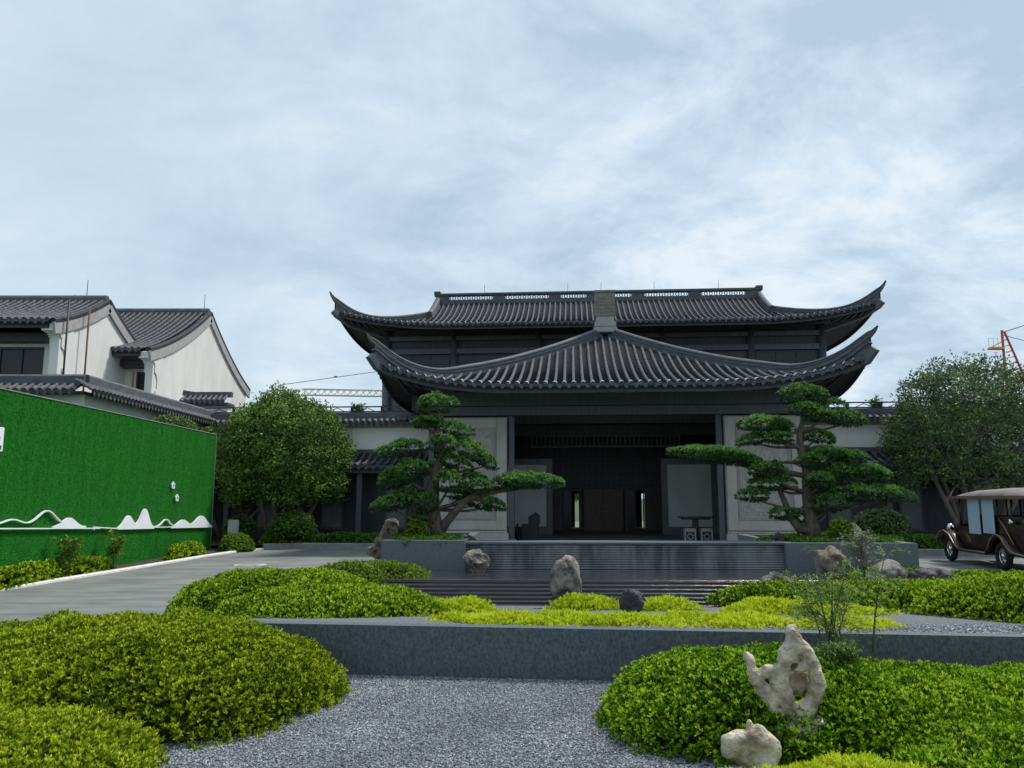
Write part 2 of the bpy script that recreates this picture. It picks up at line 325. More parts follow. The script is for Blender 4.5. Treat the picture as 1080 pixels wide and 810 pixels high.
# ---------------------------------------------------------------- roof helpers
def resample(pts, step):
    pts = np.array(pts, float); seg = np.linalg.norm(np.diff(pts, axis=0), axis=1); L = np.concatenate([[0], np.cumsum(seg)])
    n = max(int(round(L[-1] / step)), 1); t = np.linspace(0, L[-1], n + 1)
    return np.stack([np.interp(t, L, pts[:, k]) for k in range(3)], 1), n
def tiles(lines, parent, r=.075, step=.24, ends=True, name='barrel_tiles', pan=True, joint=True, em='tile_end'):
    """lines: polylines eave->top. half-round tile rows on them, pan tiles between, capped eave ends"""
    b = MB(); p = MB(); e_ = MB(); seg = 5
    for li, ln in enumerate(lines):
        if np.linalg.norm(np.array(ln[-1]) - np.array(ln[0])) < .15: continue
        q, n = resample(ln, step); side = None
        j = li + 1 if li + 1 < len(lines) else li - 1
        a0 = Vector(lines[j][0]) - Vector(lines[li][0])
        if li + 1 >= len(lines): a0 = -a0
        a0.z = 0; a0.normalize(); vs = []; rows = 0
        for i in range(n):
            for (t, rr) in (((0, r), (.97, r * .86)) if joint else ((0, r),)):
                c = q[i] * (1 - t) + q[i + 1] * t; d = Vector(q[i + 1] - q[i]).normalized(); u = a0.cross(d); u = u if u.z > 0 else -u
                for k in range(seg + 1):
                    an = math.pi * k / seg; vs.append(Vector(c) + a0 * math.cos(an) * rr + u * (math.sin(an) * rr * 1.05 + .02))
                rows += 1
        if not joint:
            c = q[-1]
            for k in range(seg + 1):
                an = math.pi * k / seg; vs.append(Vector(c) + a0 * math.cos(an) * r + u * (math.sin(an) * r * 1.05 + .02))
            rows += 1
        m = seg + 1; fs = [(i * m + k, i * m + k + 1, (i + 1) * m + k + 1, (i + 1) * m + k) for i in range(rows - 1) for k in range(seg)]
        b.add(vs, fs, 0, False)
        if ends:
            d = Vector(q[1] - q[0]).normalized(); u = a0.cross(d); u = u if u.z > 0 else -u; c = Vector(q[0])
            # pale hood on the last tile and a round face disc
            R0 = r * 1.35; vs = []
            for t in (-.05, .16):
                for k in range(seg + 1):
                    an = math.pi * k / seg; vs.append(c + d * t + a0 * math.cos(an) * R0 + u * (math.sin(an) * R0 + .03))
            e_.add(vs, [(k, k + 1, m + k + 1, m + k) for k in range(seg)], 0)
            o = d.copy(); vs = []
            for k in range(10):
                an = 2 * math.pi * k / 10; vs.append(c - d * .05 + a0 * math.cos(an) * R0 + u * (math.sin(an) * R0 * .9 + .01))
            e_.add(vs, [tuple(range(10))], 1)
            # drip tile hanging between two rows
            if li + 1 < len(lines):
                mid = (Vector(lines[li][0]) + Vector(lines[li + 1][0])) / 2; w = (Vector(lines[li][0]) - Vector(lines[li + 1][0])).length * .36
                f = mid - d * .04
                pts = [f + a0 * x + Vector((0, 0, z)) for x, z in ((-w, .02), (w, .02), (w * .8, -.05), (w * .35, -.11), (0, -.14), (-w * .35, -.11), (-w * .8, -.05))]
                e_.add(pts + [v + d * .02 for v in pts], [tuple(range(7)), tuple(range(13, 6, -1))] + [(k, (k + 1) % 7, 7 + (k + 1) % 7, 7 + k) for k in range(7)], 1)
    if pan:
        for a, c in zip(lines[:-1], lines[1:]):
            L = max(np.linalg.norm(np.array(a[-1]) - np.array(a[0])), np.linalg.norm(np.array(c[-1]) - np.array(c[0])))
            n = max(int(L / (step * .5)), 1)
            def rs(x):
                x = np.array(x, float); s = np.concatenate([[0], np.cumsum(np.linalg.norm(np.diff(x, axis=0), axis=1))])
                t = np.linspace(0, s[-1], n + 1); return np.stack([np.interp(t, s, x[:, k]) for k in range(3)], 1)
            A_, C_ = rs(a), rs(c); vs = []
            for i in range(n):
                for t, z in ((0, .022), (1, 0)):
                    i2 = min(i + t, n); pa, pc = A_[i2], C_[i2]; md = (pa + pc) / 2
                    vs += [(pa[0], pa[1], pa[2] + z), (md[0], md[1], md[2] + z - .03), (pc[0], pc[1], pc[2] + z)]
            fs = []
            for i in range(2 * n - 1): fs += [(i * 3, i * 3 + 1, i * 3 + 4, i * 3 + 3), (i * 3 + 1, i * 3 + 2, i * 3 + 5, i * 3 + 4)]
            p.add(vs, fs, 0)
        p.build('pan_tiles', 'tile_dark', parent, fix=False)
    b.build(name, 'tile_barrel', parent, fix=False)
    if ends: e_.build('eave_end_tiles', [em, 'tile_barrel'], parent, fix=False)
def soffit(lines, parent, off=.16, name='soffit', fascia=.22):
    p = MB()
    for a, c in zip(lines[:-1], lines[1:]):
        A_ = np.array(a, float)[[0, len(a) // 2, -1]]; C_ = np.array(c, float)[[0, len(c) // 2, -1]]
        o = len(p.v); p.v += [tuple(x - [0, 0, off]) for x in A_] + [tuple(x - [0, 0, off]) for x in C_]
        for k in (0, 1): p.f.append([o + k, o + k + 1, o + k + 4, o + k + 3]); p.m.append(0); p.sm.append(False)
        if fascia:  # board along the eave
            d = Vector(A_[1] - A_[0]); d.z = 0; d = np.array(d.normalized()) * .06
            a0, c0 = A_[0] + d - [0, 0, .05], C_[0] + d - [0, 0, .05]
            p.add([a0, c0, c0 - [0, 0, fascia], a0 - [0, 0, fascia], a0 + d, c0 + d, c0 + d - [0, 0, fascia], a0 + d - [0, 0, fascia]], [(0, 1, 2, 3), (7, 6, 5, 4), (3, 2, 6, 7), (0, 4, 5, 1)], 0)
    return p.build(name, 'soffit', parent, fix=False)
RP = [(-.2, -.1), (-.2, .06), (-.13, .06), (-.13, .14), (-.17, .15), (-.17, .2), (-.11, .2), (-.11, .27), (-.15, .28), (-.14, .33), (-.08, .38), (0, .395), (.08, .38), (.14, .33), (.15, .28), (.11, .27), (.11, .2), (.17, .2), (.17, .15), (.13, .14), (.13, .06), (.2, .06), (.2, -.1)]
# ================================================================ SETTING
def sheet(name, poly, z, m, zs=None):
    b = MB(); b.add([(x, y, (zs[i] if zs else z)) for i, (x, y) in enumerate(poly)], [tuple(range(len(poly)))]); o = b.build(name, m, fix=False)
    return tag(o, kind='structure')
sheet('ground', [(-900, -400), (900, -400), (900, 1500), (-900, 1500)], -.05, 'grass_ground')
PSI = R(4.3); cP, sP = math.cos(PSI), math.sin(PSI)
def HL(x, D, z=0): return ((x + 1.5) * cP + D * sP, -(x + 1.5) * sP + D * cP, z)   # hall frame -> world
sheet('road', [(-9.75, 2), (40, 2), (40, 20), (40, 60), (-9.0, 60), (-9.2, 25), (-9.35, 20), (-9.75, 15.4)], 0, 'asphalt')
# kerbs
def kerb(name, pts, w, h, m):
    b = MB(); b.sweep([(x, y, 0) for x, y in pts], [(-w / 2, -.05), (-w / 2, h - .02), (-w / 2 + .02, h), (w / 2 - .02, h), (w / 2, h - .02), (w / 2, -.05)])
    return tag(b.build(name, m), kind='structure')
kerb('kerb', [(-10.15, 6), (-9.95, 12), (-9.7, 16), (-9.4, 20), (-9.2, 24), (-8.95, 26.2), (-8.5, 27.3)], .16, .06, 'line_paint')
kerb('kerb', [(-8.5, 27.4), (-7.9, 27.75), (-6.6, 27.8), (-3.6, 27.55)], .22, .2, 'kerb_dark')
kerb('kerb', [(6.6, 25.3), (9, 24.9), (12, 24.6), (18, 24.1), (26, 23.6)], .22, .2, 'kerb_dark')
bank = MB(); bank.add([(x, y, z) for x, y, z in [(-8.6, 27.5, .14), (-7.9, 27.85, .14), (-6.6, 27.9, .14), (-3.6, 27.65, .14), (-3.4, 31, .14), (-9, 31.5, .14), (-12, 31.7, .14), (-12, 27.4, .14)]], [tuple(range(8))])
bank.add([(x, y, .14) for x, y in [(6.6, 25.4), (9, 25.0), (12, 24.7), (18, 24.2), (26, 23.7), (26, 29), (8, 30)]], [tuple(range(7))])
tag(bank.build('planting_soil', 'soil', fix=False), kind='structure')
bank = MB().add([(-10.25, 2, .03), (-9.95, 12, .03), (-9.75, 16, .03), (-9.45, 20, .03), (-9.25, 24, .03), (-9.0, 27, .03), (-12, 31, .03), (-12, 2, .03)], [tuple(range(8))])
tag(bank.build('verge_soil', 'soil', fix=False), kind='structure')
# manhole cover in the road
b = MB()
for r0, z in ((.42, .006), (.34, .012)):
    b.prism([(r0 * math.cos(a * math.pi / 14), r0 * math.sin(a * math.pi / 14)) for a in range(28)], 'z', .002, z)
for k in range(-3, 4): b.box(-.25, .25, k * .09 - .015, k * .09 + .015, .012, .018)
tag(b.build('manhole_cover', 'kerb', loc=(-6.9, 21.2, 0)), 'pale round manhole cover set in the grey road on the left', 'manhole cover')

# ---- gravel court and raised bed
sheet('gravel_court', [(-3.5, 2.5), (9, 2.5), (9, 7.3), (-3.0, 8.5)], .006, 'gravel_base')
# wall frame: along the front wall
wa = Vector((-3.0, 8.31, 0)); wb = Vector((9.5, 6.94, 0)); wd = (wb - wa).normalized(); wn = Vector((-wd.y, wd.x, 0))
def WF(s, t, z=0): p = wa + wd * s + wn * t; return (p.x, p.y, z)
b = MB()
L_ = (wb - wa).length; n_ = 9
for k in range(n_):
    s0 = L_ * k / n_ + .0006; s1 = L_ * (k + 1) / n_ - .0006
    vs = [WF(s0, 0, -.1), WF(s1, 0, -.1), WF(s1, .16, -.1), WF(s0, .16, -.1), WF(s0, 0, .49), WF(s1, 0, .49), WF(s1, .16, .49), WF(s0, .16, .49)]
    b.add(vs, [(3, 2, 1, 0), (4, 5, 6, 7), (0, 1, 5, 4), (1, 2, 6, 5), (2, 3, 7, 6), (3, 0, 4, 7)])
tag(b.build('planter_wall', 'dark_granite'), 'long low dark granite retaining wall across the gravel court', 'wall')
bed = [WF(0, .15, .46), WF(L_, .15, .46), (9.5, 9.5, .42), (9.5, 13.2, .1), (4.5, 12.9, .03), (-1.7, 13.3, .03), (-3, 13.3, .03), (-3.6, 10, .3)]
b = MB().add(bed, [(0, 1, 2, 7), (7, 2, 3, 4), (7, 4, 5, 6)]); b.add([(x, y, -.1) for x, y, z in bed] + bed, [(k, (k + 1) % 8, 8 + (k + 1) % 8, 8 + k) for k in range(8)])
tag(b.build('gravel_bed', 'gravel_base', fix=False), kind='structure')
def bedz(x, y):
    t = np.clip((y - 8.2) / 5.0, 0, 1); return .462 + (.03 - .462) * t

def pebbles(name, poly_fn, x0, x1, y0, y1, n, zf, size=.012):
    x = rng.uniform(x0, x1, n); y = rng.uniform(y0, y1, n); k = poly_fn(x, y); x = x[k]; y = y[k]; n = len(x)
    base = np.array([[1, 0, 0], [0, 1, 0], [-1, 0, 0], [0, -1, 0], [0, 0, 1], [0, 0, -1]], float)
    F = np.array([[0, 1, 4], [1, 2, 4], [2, 3, 4], [3, 0, 4]])
    sc = size * rng.uniform(.5, 1.35, (n, 1, 3)) * [1, 1, .7]; an = rng.uniform(0, 6.3, n); c, s = np.cos(an), np.sin(an)
    V = base[None] * sc + rng.normal(0, size * .15, (n, 6, 3)); X = V[..., 0] * c[:, None] - V[..., 1] * s[:, None]; Y = V[..., 0] * s[:, None] + V[..., 1] * c[:, None]
    V = np.stack([X + x[:, None], Y + y[:, None], V[..., 2] + np.asarray(zf(x, y))[:, None] + rng.uniform(-.001, .006, n)[:, None]], -1).reshape(-1, 3)
    FF = (F[None] + (np.arange(n) * 6)[:, None, None]).reshape(-1, 3)
    o = npmesh(name, V, FF, 'pebble', None, np.repeat(rng.uniform(0, 1, n), 4)); return tag(o, kind='stuff')
leafmat('pebble', [(0, (.08, .09, .105)), (.5, (.19, .207, .23)), (.85, (.28, .3, .325)), (1, (.46, .475, .49))], tr=0, rough=.8)
wallfn = lambda x, y: (y < 8.29 - (x + 3.0) * .1096) & (y > 5.0)
tag(pebbles('gravel', lambda x, y: wallfn(x, y), -2.9, 3.4, 4.9, 8.4, 130000, lambda x, y: np.full(len(x), .01), .0095), 'fine blue grey gravel between the clipped shrubs and the low wall')
def bedfn(x, y): return (y > 8.5 - (x + 3.0) * .1096) & (y < 12.5) & (((x < .2)) | (x > 1.2))
tag(pebbles('gravel', bedfn, -2.6, 7, 7.6, 12, 50000, bedz, .014), 'fine grey gravel on the raised bed behind the low wall')

# ---- cascade: two ribbed stone walls with water running over them
cw = thing('water_cascade', 'two tier water cascade of ribbed dark stone between the stone planters', 'water feature', (1.9, 14, 0), R(-1.5))
def ribwall(name, x0, x1, y, z0, z1, n, depth, m, parent, step=0):
    b = MB(); h = (z1 - z0) / n
    for k in range(n):
        za = z0 + k * h; yy = y + step * k
        b.prism([(yy, za + .004), (yy, za + h * .55), (yy + depth, za + h), (yy + .4, za + h), (yy + .4, za + .004)], 'x', x0, x1)
    return b.build(name, m, parent)
ribwall('upper_wall', -2.82, 3.12, 1.0, .3, .88, 13, .02, 'wet_stone', cw)
b = MB().box(-2.85, 3.15, .97, 1.7, .882, .925, 0, .008); b.build('coping', 'dark_granite', cw)
ribwall('lower_wall', -4.2, 3.2, -1.25, -.1, .44, 9, .03, 'wet_dark', cw, .03)
b = MB().add([(-4.2, -1.0, .43), (3.2, -1.0, .43), (3.2, 1.05, .43), (-4.2, 1.05, .43)], [(0, 1, 2, 3)]); b.build('water_surface', 'water', cw, fix=False)
b = MB().box(-4.2, 3.2, -.85, 1.05, .0, .4); b.build('basin', 'wet_dark', cw)
def block(label, x0, x1, y0, y1, z1, loc, rz):
    t = thing('stone_planter', label, 'planter', loc, rz); b = MB()
    b.box(x0, x1, y0, y0 + .18, -.05, z1, 0, .008).box(x0, x0 + .18, y0 + .181, y1, -.05, z1 - .001).box(x1 - .18, x1, y0 + .181, y1, -.05, z1 - .001).box(x0, x1, y1 + .001, y1 + .18, -.05, z1 - .001)
    b.build('stone_wall', 'wall_granite', t); MB().box(x0 + .19, x1 - .19, y0 + .19, y1 - .01, .2, z1 - .06).build('soil', 'soil', t); return t
block('square cut grey granite planter under the left cloud pruned pine', -.78, .78, -.2, 3.2, .965, (-1.65, 15.1, 0), R(-2))
block('square cut grey granite planter under the right cloud pruned pine', -1.0, 1.4, -.2, 3.2, .925, (6.05, 14.95, 0), R(-2))

# ================================================================ MAIN HALL
hall = thing('main_hall', 'large dark timber hall with sweeping grey tiled roofs and an open front porch', 'hall', HL(0, 36), -PSI)
D0 = 36.0
def sh(lines): return [[(x, y - D0, z) for x, y, z in l] for l in lines]
def BX(b, x0, x1, y0, y1, z0, z1, mi=0, bev=0): return b.box(x0, x1, y0 - D0, y1 - D0, z0, z1, mi, bev)
MB().box(-7.2, 7.2, 26.9 - D0, 39.4 - D0, -.03, .16, 0, .02).build('platform', 'kerb_dark', hall)
# --- porch roof
YF, WP = 25.5, 8.0
def zp(x, y):
    x = abs(x); d = max(min(WP - x, y - YF), 0); c = max(WP - x, y - YF) if True else 0
    c = (y - YF) if (WP - x) < (y - YF) else (WP - x)
    return 5.42 + .22 * d + .025 * d * d + .85 * max(1 - c / 6, 0) ** 3.3 * math.exp(-d / 2.2)
fl = []; xs = np.arange(-7.905, 7.91, .31)
for x in xs:
    ye = 33.5 - abs(x); n = 14
    fl.append([(x, YF + (ye - YF) * t / n, zp(x, YF + (ye - YF) * t / n)) for t in range(n + 1)])
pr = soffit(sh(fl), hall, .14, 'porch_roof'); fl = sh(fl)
tiles(fl, pr, .06, .24)
for sgn in (-1, 1):
    sl_ = []
    for y in np.arange(25.6, 39.2, .31):
        xe = max(33.5 - y, 0) ; n = 12
        sl_.append([(sgn * (WP + (xe - WP) * t / n), y, zp(WP + (xe - WP) * t / n, y)) for t in range(n + 1)])
    soffit(sh(sl_), pr, .14, 'side_soffit'); tiles(sh(sl_), pr, .06, .3, joint=False)
    path = []; 
    for k in range(40):
        x = .25 + (8.05 - .25) * k / 39; y = 33.5 - x
        path.append((sgn * x, y - D0, zp(min(x, 8), max(y, YF)) - .02 + (.62 * max((x - 5.9) / 2.15, 0) ** 1.6)))
    x, y, z = path[-1]; path += [(x + sgn * .12, y - .12, z + .13), (x + sgn * .2, y - .2, z + .28)]
    b = MB(); b.sweep(path, RP, 0, False, [.92] * 26 + [.92 - .035 * k for k in range(1, 15)] + [.26, .1])
    # web plate filling under the upturned end of the ridge
    w = [(p[0], p[1]) for p in path[28:40]]; dv_ = Vector((.1, .1 * sgn, 0)).normalized() * .07
    for i in range(28, 39):
        p, q = path[i], path[i + 1]; zb0 = zp(abs(p[0]), p[1] + D0) - .1; zb1 = zp(min(abs(q[0]), 8), max(q[1] + D0, YF)) - .1
        vs = [(p[0], p[1], zb0), (q[0], q[1], zb1), (q[0], q[1], q[2] + .05), (p[0], p[1], p[2] + .05)]
        b.add([Vector(v) - dv_ for v in vs] + [Vector(v) + dv_ for v in vs], [(0, 1, 2, 3), (7, 6, 5, 4), (0, 4, 5, 1), (2, 6, 7, 3)])
    b.sweep([(p[0], p[1], p[2] - .2 * min(1, (i_ / 5))) for i_, p in enumerate(path[28:40])], [(-.14, -.03), (-.14, .03), (.14, .03), (.14, -.03)]); b.build('hip_ridge', 'ridge_mat', pr)
    # corner beam head under the eave
    b = MB(); x = 7.95 * sgn; b.sweep([(x * .72, 27.9 - D0, 5.5), (x * .9, 26.4 - D0, 5.75), (x * 1.0, 25.55 - D0, 6.1), (x * 1.025, 25.35 - D0, 6.45)], [(-.12, -.12), (-.12, .12), (.12, .12), (.12, -.12)]); b.build('corner_beam', 'ridge_mat', pr)
b = MB(); b.sweep([(0, y - D0, zp(0, 33.5) + .0) for y in (33.3, 35, 37, 39.4)], RP, 0, False, [.95] * 4); b.build('ridge', 'ridge_mat', pr)
b = MB(); BX(b, -.5, .5, 32.95, 33.6, 8.72, 8.95, 0, .03); BX(b, -.46, .46, 32.97, 33.58, 8.95, 9.2, 0, .03); BX(b, -.38, .38, 33.0, 33.55, 9.2, 9.4); b.build('ridge_block_base', 'trim_grey', pr)
b = MB(); BX(b, -.44, .44, 32.98, 33.5, 9.4, 10.46, 0, .03)
BX(b, -.48, .48, 32.95, 33.53, 10.46, 10.56, 0, .02)
for k in range(7): BX(b, -.36 + k * .11, -.31 + k * .11, 32.965, 33.0, 9.55, 10.3)
for k in range(5): BX(b, -.38, .38, 32.96, 33.0, 9.6 + k * .15, 9.64 + k * .15)
b.build('ridge_block', 'block_stone', pr)
# --- upper roof (hip and gable)
YU, YR, WU, XG = 37.5, 44.0, 13.1, 9.08
def zu(x, y):
    x = abs(x); yy = YU + (YR - abs(y - YR)) - (YU) + 0; yy = YR - abs(y - YR)
    if x <= XG: d = yy - YU
    else: d = min(yy - YU, WU - x)
    d = max(d, 0); c = (WU - x) if (yy - YU) <= (WU - x) else (yy - YU)
    return 10.22 + .15 * d + .041 * d * d + .75 * max(1 - c / 6.4, 0) ** 2.5 * math.exp(-d / 2)
fl = []
for x in np.arange(-13.05, 13.06, .29):
    ye = YR if abs(x) <= XG else YU + (WU - abs(x)); n = 12
    fl.append([(x, YU + (ye - YU) * t / n, zu(x, YU + (ye - YU) * t / n)) for t in range(n + 1)])
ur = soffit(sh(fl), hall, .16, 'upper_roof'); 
mid = [l for l in fl if abs(l[0][0]) <= XG]; tiles(sh(mid), ur, .055, .26)
tiles(sh([l for l in fl if l[0][0] < -XG + .29]), ur, .055, .26); tiles(sh([l for l in fl if l[0][0] > XG - .29]), ur, .055, .26)
bl = [[(x, 2 * YR - y, z) for x, y, z in l] for l in fl[::3]]
soffit(sh(bl), ur, .14, 'back_slope'); tiles(sh(bl), ur, .09, .6, False, joint=False)
for sgn in (-1, 1):
    sl_ = []
    for y in np.arange(37.6, 50.5, .31):
        yy = YR - abs(y - YR); xe = max(WU - (yy - YU), XG); n = 8
        sl_.append([(sgn * (WU + (xe - WU) * t / n), y, zu(WU + (xe - WU) * t / n + 1e-4, y)) for t in range(n + 1)])
    soffit(sh(sl_), ur, .14, 'side_soffit'); tiles(sh(sl_), ur, .075, .4, joint=False)
    # gable triangle
    b = MB(); pts = [(y, zu(XG, y) - .1) for y in np.linspace(YU + 4.3, 2 * YR - YU - 4.3, 13)]
    b.prism([(y - D0, z) for y, z in pts] , 'x', sgn * (XG - .25), sgn * (XG - .1)); b.build('gable', 'mid_wood', ur)
    # descending ridge, then hip ridge to the upturned tip
    pg = [(sgn * XG, y - D0, zu(XG, y)) for y in np.linspace(YR - .1, YU + (WU - XG) - .2, 12)]
    b = MB(); b.sweep(pg, RP, 0, False, [.95] * 12); b.build('gable_ridge', 'ridge_mat', ur)
    ph = []
    for k in range(26):
        x = XG + (WU + .04 - XG) * k / 25; ph.append((sgn * x, YU + (WU - x) - D0, zu(min(x, WU), max(YU + WU - x, YU)) - .02 + .5 * max((x - 11.3) / 1.85, 0) ** 1.8))
    x, y, z = ph[-1]; ph += [(x + sgn * .09, y - .09, z + .12), (x + sgn * .17, y - .17, z + .26), (x + sgn * .24, y - .24, z + .44)]
    b = MB(); b.sweep(ph, RP, 0, False, [.92] * 16 + [.92 - .045 * k for k in range(1, 11)] + [.34, .24, .12])
    dv_ = Vector((.1, .1 * sgn, 0)).normalized() * .07
    for i in range(14, 25):
        p, q = ph[i], ph[i + 1]; zb0 = zu(abs(p[0]), p[1] + D0) - .1; zb1 = zu(min(abs(q[0]), WU), max(q[1] + D0, YU)) - .1
        vs = [(p[0], p[1], zb0), (q[0], q[1], zb1), (q[0], q[1], q[2] + .05), (p[0], p[1], p[2] + .05)]
        b.add([Vector(v) - dv_ for v in vs] + [Vector(v) + dv_ for v in vs], [(0, 1, 2, 3), (7, 6, 5, 4), (0, 4, 5, 1), (2, 6, 7, 3)])
    b.build('hip_ridge', 'ridge_mat', ur)
    b = MB(); b.sweep([(sgn * 11.1, 39.8 - D0, 10.1), (sgn * 12.6, 38.3 - D0, 10.45), (sgn * 13.05, 37.55 - D0, 10.75), (sgn * 13.2, 37.4 - D0, 10.95)], [(-.13, -.13), (-.13, .13), (.13, .13), (.13, -.13)]); b.build('corner_beam', 'ridge_mat', ur)
# main ridge with pierced courses
b = MB(); zr = zu(0, YR); BX(b, -9.2, 9.2, YR - .16, YR + .16, zr - .25, zr + .12); BX(b, -9.3, 9.3, YR - .2, YR + .2, zr + .38, zr + .5)
for sgn in (-1, 1): BX(b, sgn * 9.12 - .18, sgn * 9.12 + .18, YR - .22, YR + .22, zr + .5, zr + .62)
groups = [(-8.45, -5.9), (-5.2, -2.7), (-2.0, -.55), (.55, 2.0), (2.75, 5.2), (5.9, 8.4)]; prev = -9.2
for g0, g1 in groups:
    BX(b, prev, g0, YR - .13, YR + .13, zr + .12, zr + .38); prev = g1; n = int(round((g1 - g0) / .29))
    for k in range(n):
        xc = g0 + (k + .5) * (g1 - g0) / n; t = .045
        for a0, a1 in (((-.13, .13), (-.05, .0)), ((.13, .13), (.05, .0)), ((-.13, -.13), (-.05, .0)), ((.13, -.13), (.05, .0))):
            b.bar((xc + a0[0] * .98, YR - D0, zr + .25 + a0[1]), (xc + a1[0], YR - D0, zr + .25 + a1[1]), .05)
BX(b, prev, 9.2, YR - .13, YR + .13, zr + .12, zr + .38); b.build('main_ridge', 'ridge_mat', ur)
for x in (-6.4, -1.6, .3, 3.3, 6.9): MB().tube([(x, YR - D0, zr + .45), (x, YR - D0, zr + 1.0)], .012, 5).build('lightning_rod', 'black_metal', ur)
# --- upper storey body
b = MB(); BX(b, -11.0, 11.0, 39.5, 39.7, 5.4, 10.35); BX(b, -11.0, -3.9, 39.52, 39.7, 0, 5.4); BX(b, 3.9, 11.0, 39.52, 39.7, 0, 5.4)
BX(b, -11.0, -10.8, 39.71, 48, 0, 10.35); BX(b, 10.8, 11.0, 39.71, 48, 0, 10.35)
b.build('wall', 'dark_wood', hall)
b = MB(); vx = [(-11, -1.32), (-.98, 2.66), (3.0, 11)]
for a0, a1 in vx: BX(b, a0, a1, 48.01, 48.2, 0, 10.35)
BX(b, -1.4, 3.1, 48.02, 48.19, 2.0, 10.3); b.build('rear_wall', 'dark_wood', hall)
MB().box(-10.8, 10.8, 39.7 - D0, 48 - D0, 5.0, 5.1).build('ceiling', 'dark_wood', hall)
for x in (-10.95, -7.45, -3.1, 3.1, 7.5, 10.95):
    b = MB(); b.tube([(x, 39.42 - D0, 0 if abs(x) > 4 else 5.5), (x, 39.42 - D0, 10.3)], .2, 14); b.build('column', 'mid_wood', hall)
for z0, z1, yy in ((9.05, 9.32, 39.3), (9.75, 9.98, 39.28)):
    b = MB(); BX(b, -10.9, 10.9, yy, yy + .16, z0, z1, 0, .01); b.build('beam', 'mid_wood', hall)
for x0, x1 in ((-10.7, -7.7), (-7.2, -3.35), (-2.85, 2.85), (3.35, 7.25), (7.75, 10.7)):
    b = MB(); BX(b, x0, x1, 39.47, 39.495, 8.1, 9.0); n = int((x1 - x0) / .75)
    w = b.build('window', 'glass_dark', hall); f = MB()
    for k in range(n + 1):
        xx = x0 + (x1 - x0) * k / n; BX(f, xx - .03, xx + .03, 39.42, 39.468, 8.1, 9.0)
    for z in (8.12, 8.55, 8.98): BX(f, x0, x1, 39.43, 39.466, z - .025, z + .025)
    f.build('lattice', 'dark_wood', w)
# large facade panels between the hall columns outside the porch
for x0, x1 in ((-10.6, -7.8), (7.85, 10.6)):
    b = MB(); BX(b, x0, x1, 39.4, 39.49, 5.2, 8.0, 0, .01); BX(b, x0 + .2, x1 - .2, 39.37, 39.4, 5.4, 7.8, 0, .01); b.build('facade_panel', 'mid_wood', hall)
# --- porch frame
for x in (-3.62, 3.66):
    b = MB(); BX(b, x - .1, x + .1, 28.0, 28.2, .16, 4.65, 0, .01); c_ = b.build('column', 'mid_wood', hall)
    MB().tube([(x, 28.1 - D0, .16), (x, 28.1 - D0, .22), (x, 28.1 - D0, .3)], [.2, .22, .16], 16).build('column_base', 'trim_grey', c_)
b = MB(); BX(b, -6.6, 6.6, 27.75, 28.05, 5.0, 5.5, 0, .01); b.build('beam', 'mid_wood', hall)
b = MB(); BX(b, -6.55, 6.55, 27.82, 28.0, 4.66, 4.98, 0, .01); b.build('beam', 'mid_wood', hall)
for sgn in (-1, 1):
    b = MB(); BX(b, sgn * 7.15 - .12, sgn * 7.15 + .12, 28.1, 39.3, 4.9, 5.45); b.build('beam', 'dark_wood', hall)
    b = MB(); BX(b, sgn * 6.6 - .1, sgn * 6.6 + .1, 28.5, 39.3, .16, 5.6); b.build('side_wall', 'porch_wood_lifted', hall)
# stone panels
for x0, x1 in ((-6.2, -3.78), (3.83, 6.45)):
    b = MB(); BX(b, x0, x1, 27.95, 28.3, .6, 4.6); o = b.build('stone_panel', 'stone_panel', hall)
    b = MB(); fw = .36
    for (a0, a1, c0, c1) in ((x0 + .02, x0 + fw, .64, 4.56), (x1 - fw, x1 - .02, .64, 4.56)): BX(b, a0, a1, 27.88, 27.948, c0, c1, 0, .01)
    for c0, c1 in ((.64, .94), (4.22, 4.56)): BX(b, x0 + fw + .001, x1 - fw - .001, 27.882, 27.948, c0, c1, 0, .01)
    b.build('frame', 'stone_panel', o)
    b = MB()
    for q, y_ in ((.06, 27.91), (.12, 27.925)):
        a0, a1, c0, c1 = x0 + fw + q, x1 - fw - q, .94 + q, 4.22 - q
        for (u0, u1, w0, w1) in ((a0, a0 + .025, c0, c1), (a1 - .025, a1, c0, c1), (a0 + .026, a1 - .026, c0, c0 + .025), (a0 + .026, a1 - .026, c1 - .025, c1)): BX(b, u0, u1, y_, 27.948, w0, w1)
    b.build('moulding', 'trim_grey', o)
    b = MB(); BX(b, x0 + fw + .2, x1 - fw - .2, 27.93, 27.949, 1.14, 4.02)
    cx_ = (x0 + x1) / 2; hw = (x1 - x0) / 2 - fw - .22
    b.build('carved_field', 'stone_carved', o)
    b = MB()
    for q in (0, .06):
        zc_ = 2.58; pts = [(cx_ - hw + q, zc_), (cx_, zc_ + 1.35 - q), (cx_ + hw - q, zc_), (cx_, zc_ - 1.35 + q)]
        for k in range(4): b.bar((pts[k][0], 27.925 - D0, pts[k][1]), (pts[(k + 1) % 4][0], 27.925 - D0, pts[(k + 1) % 4][1]), .022)
    b.build('carved_lozenge', 'stone_panel', o)
    b = MB(); BX(b, x0 - .06, x1 + .06, 27.8, 28.35, .1, .53, 0, .02); BX(b, x0 - .02, x1 + .02, 27.85, 28.32, .531, .6, 0, .02); b.build('plinth', 'stone_panel', o)
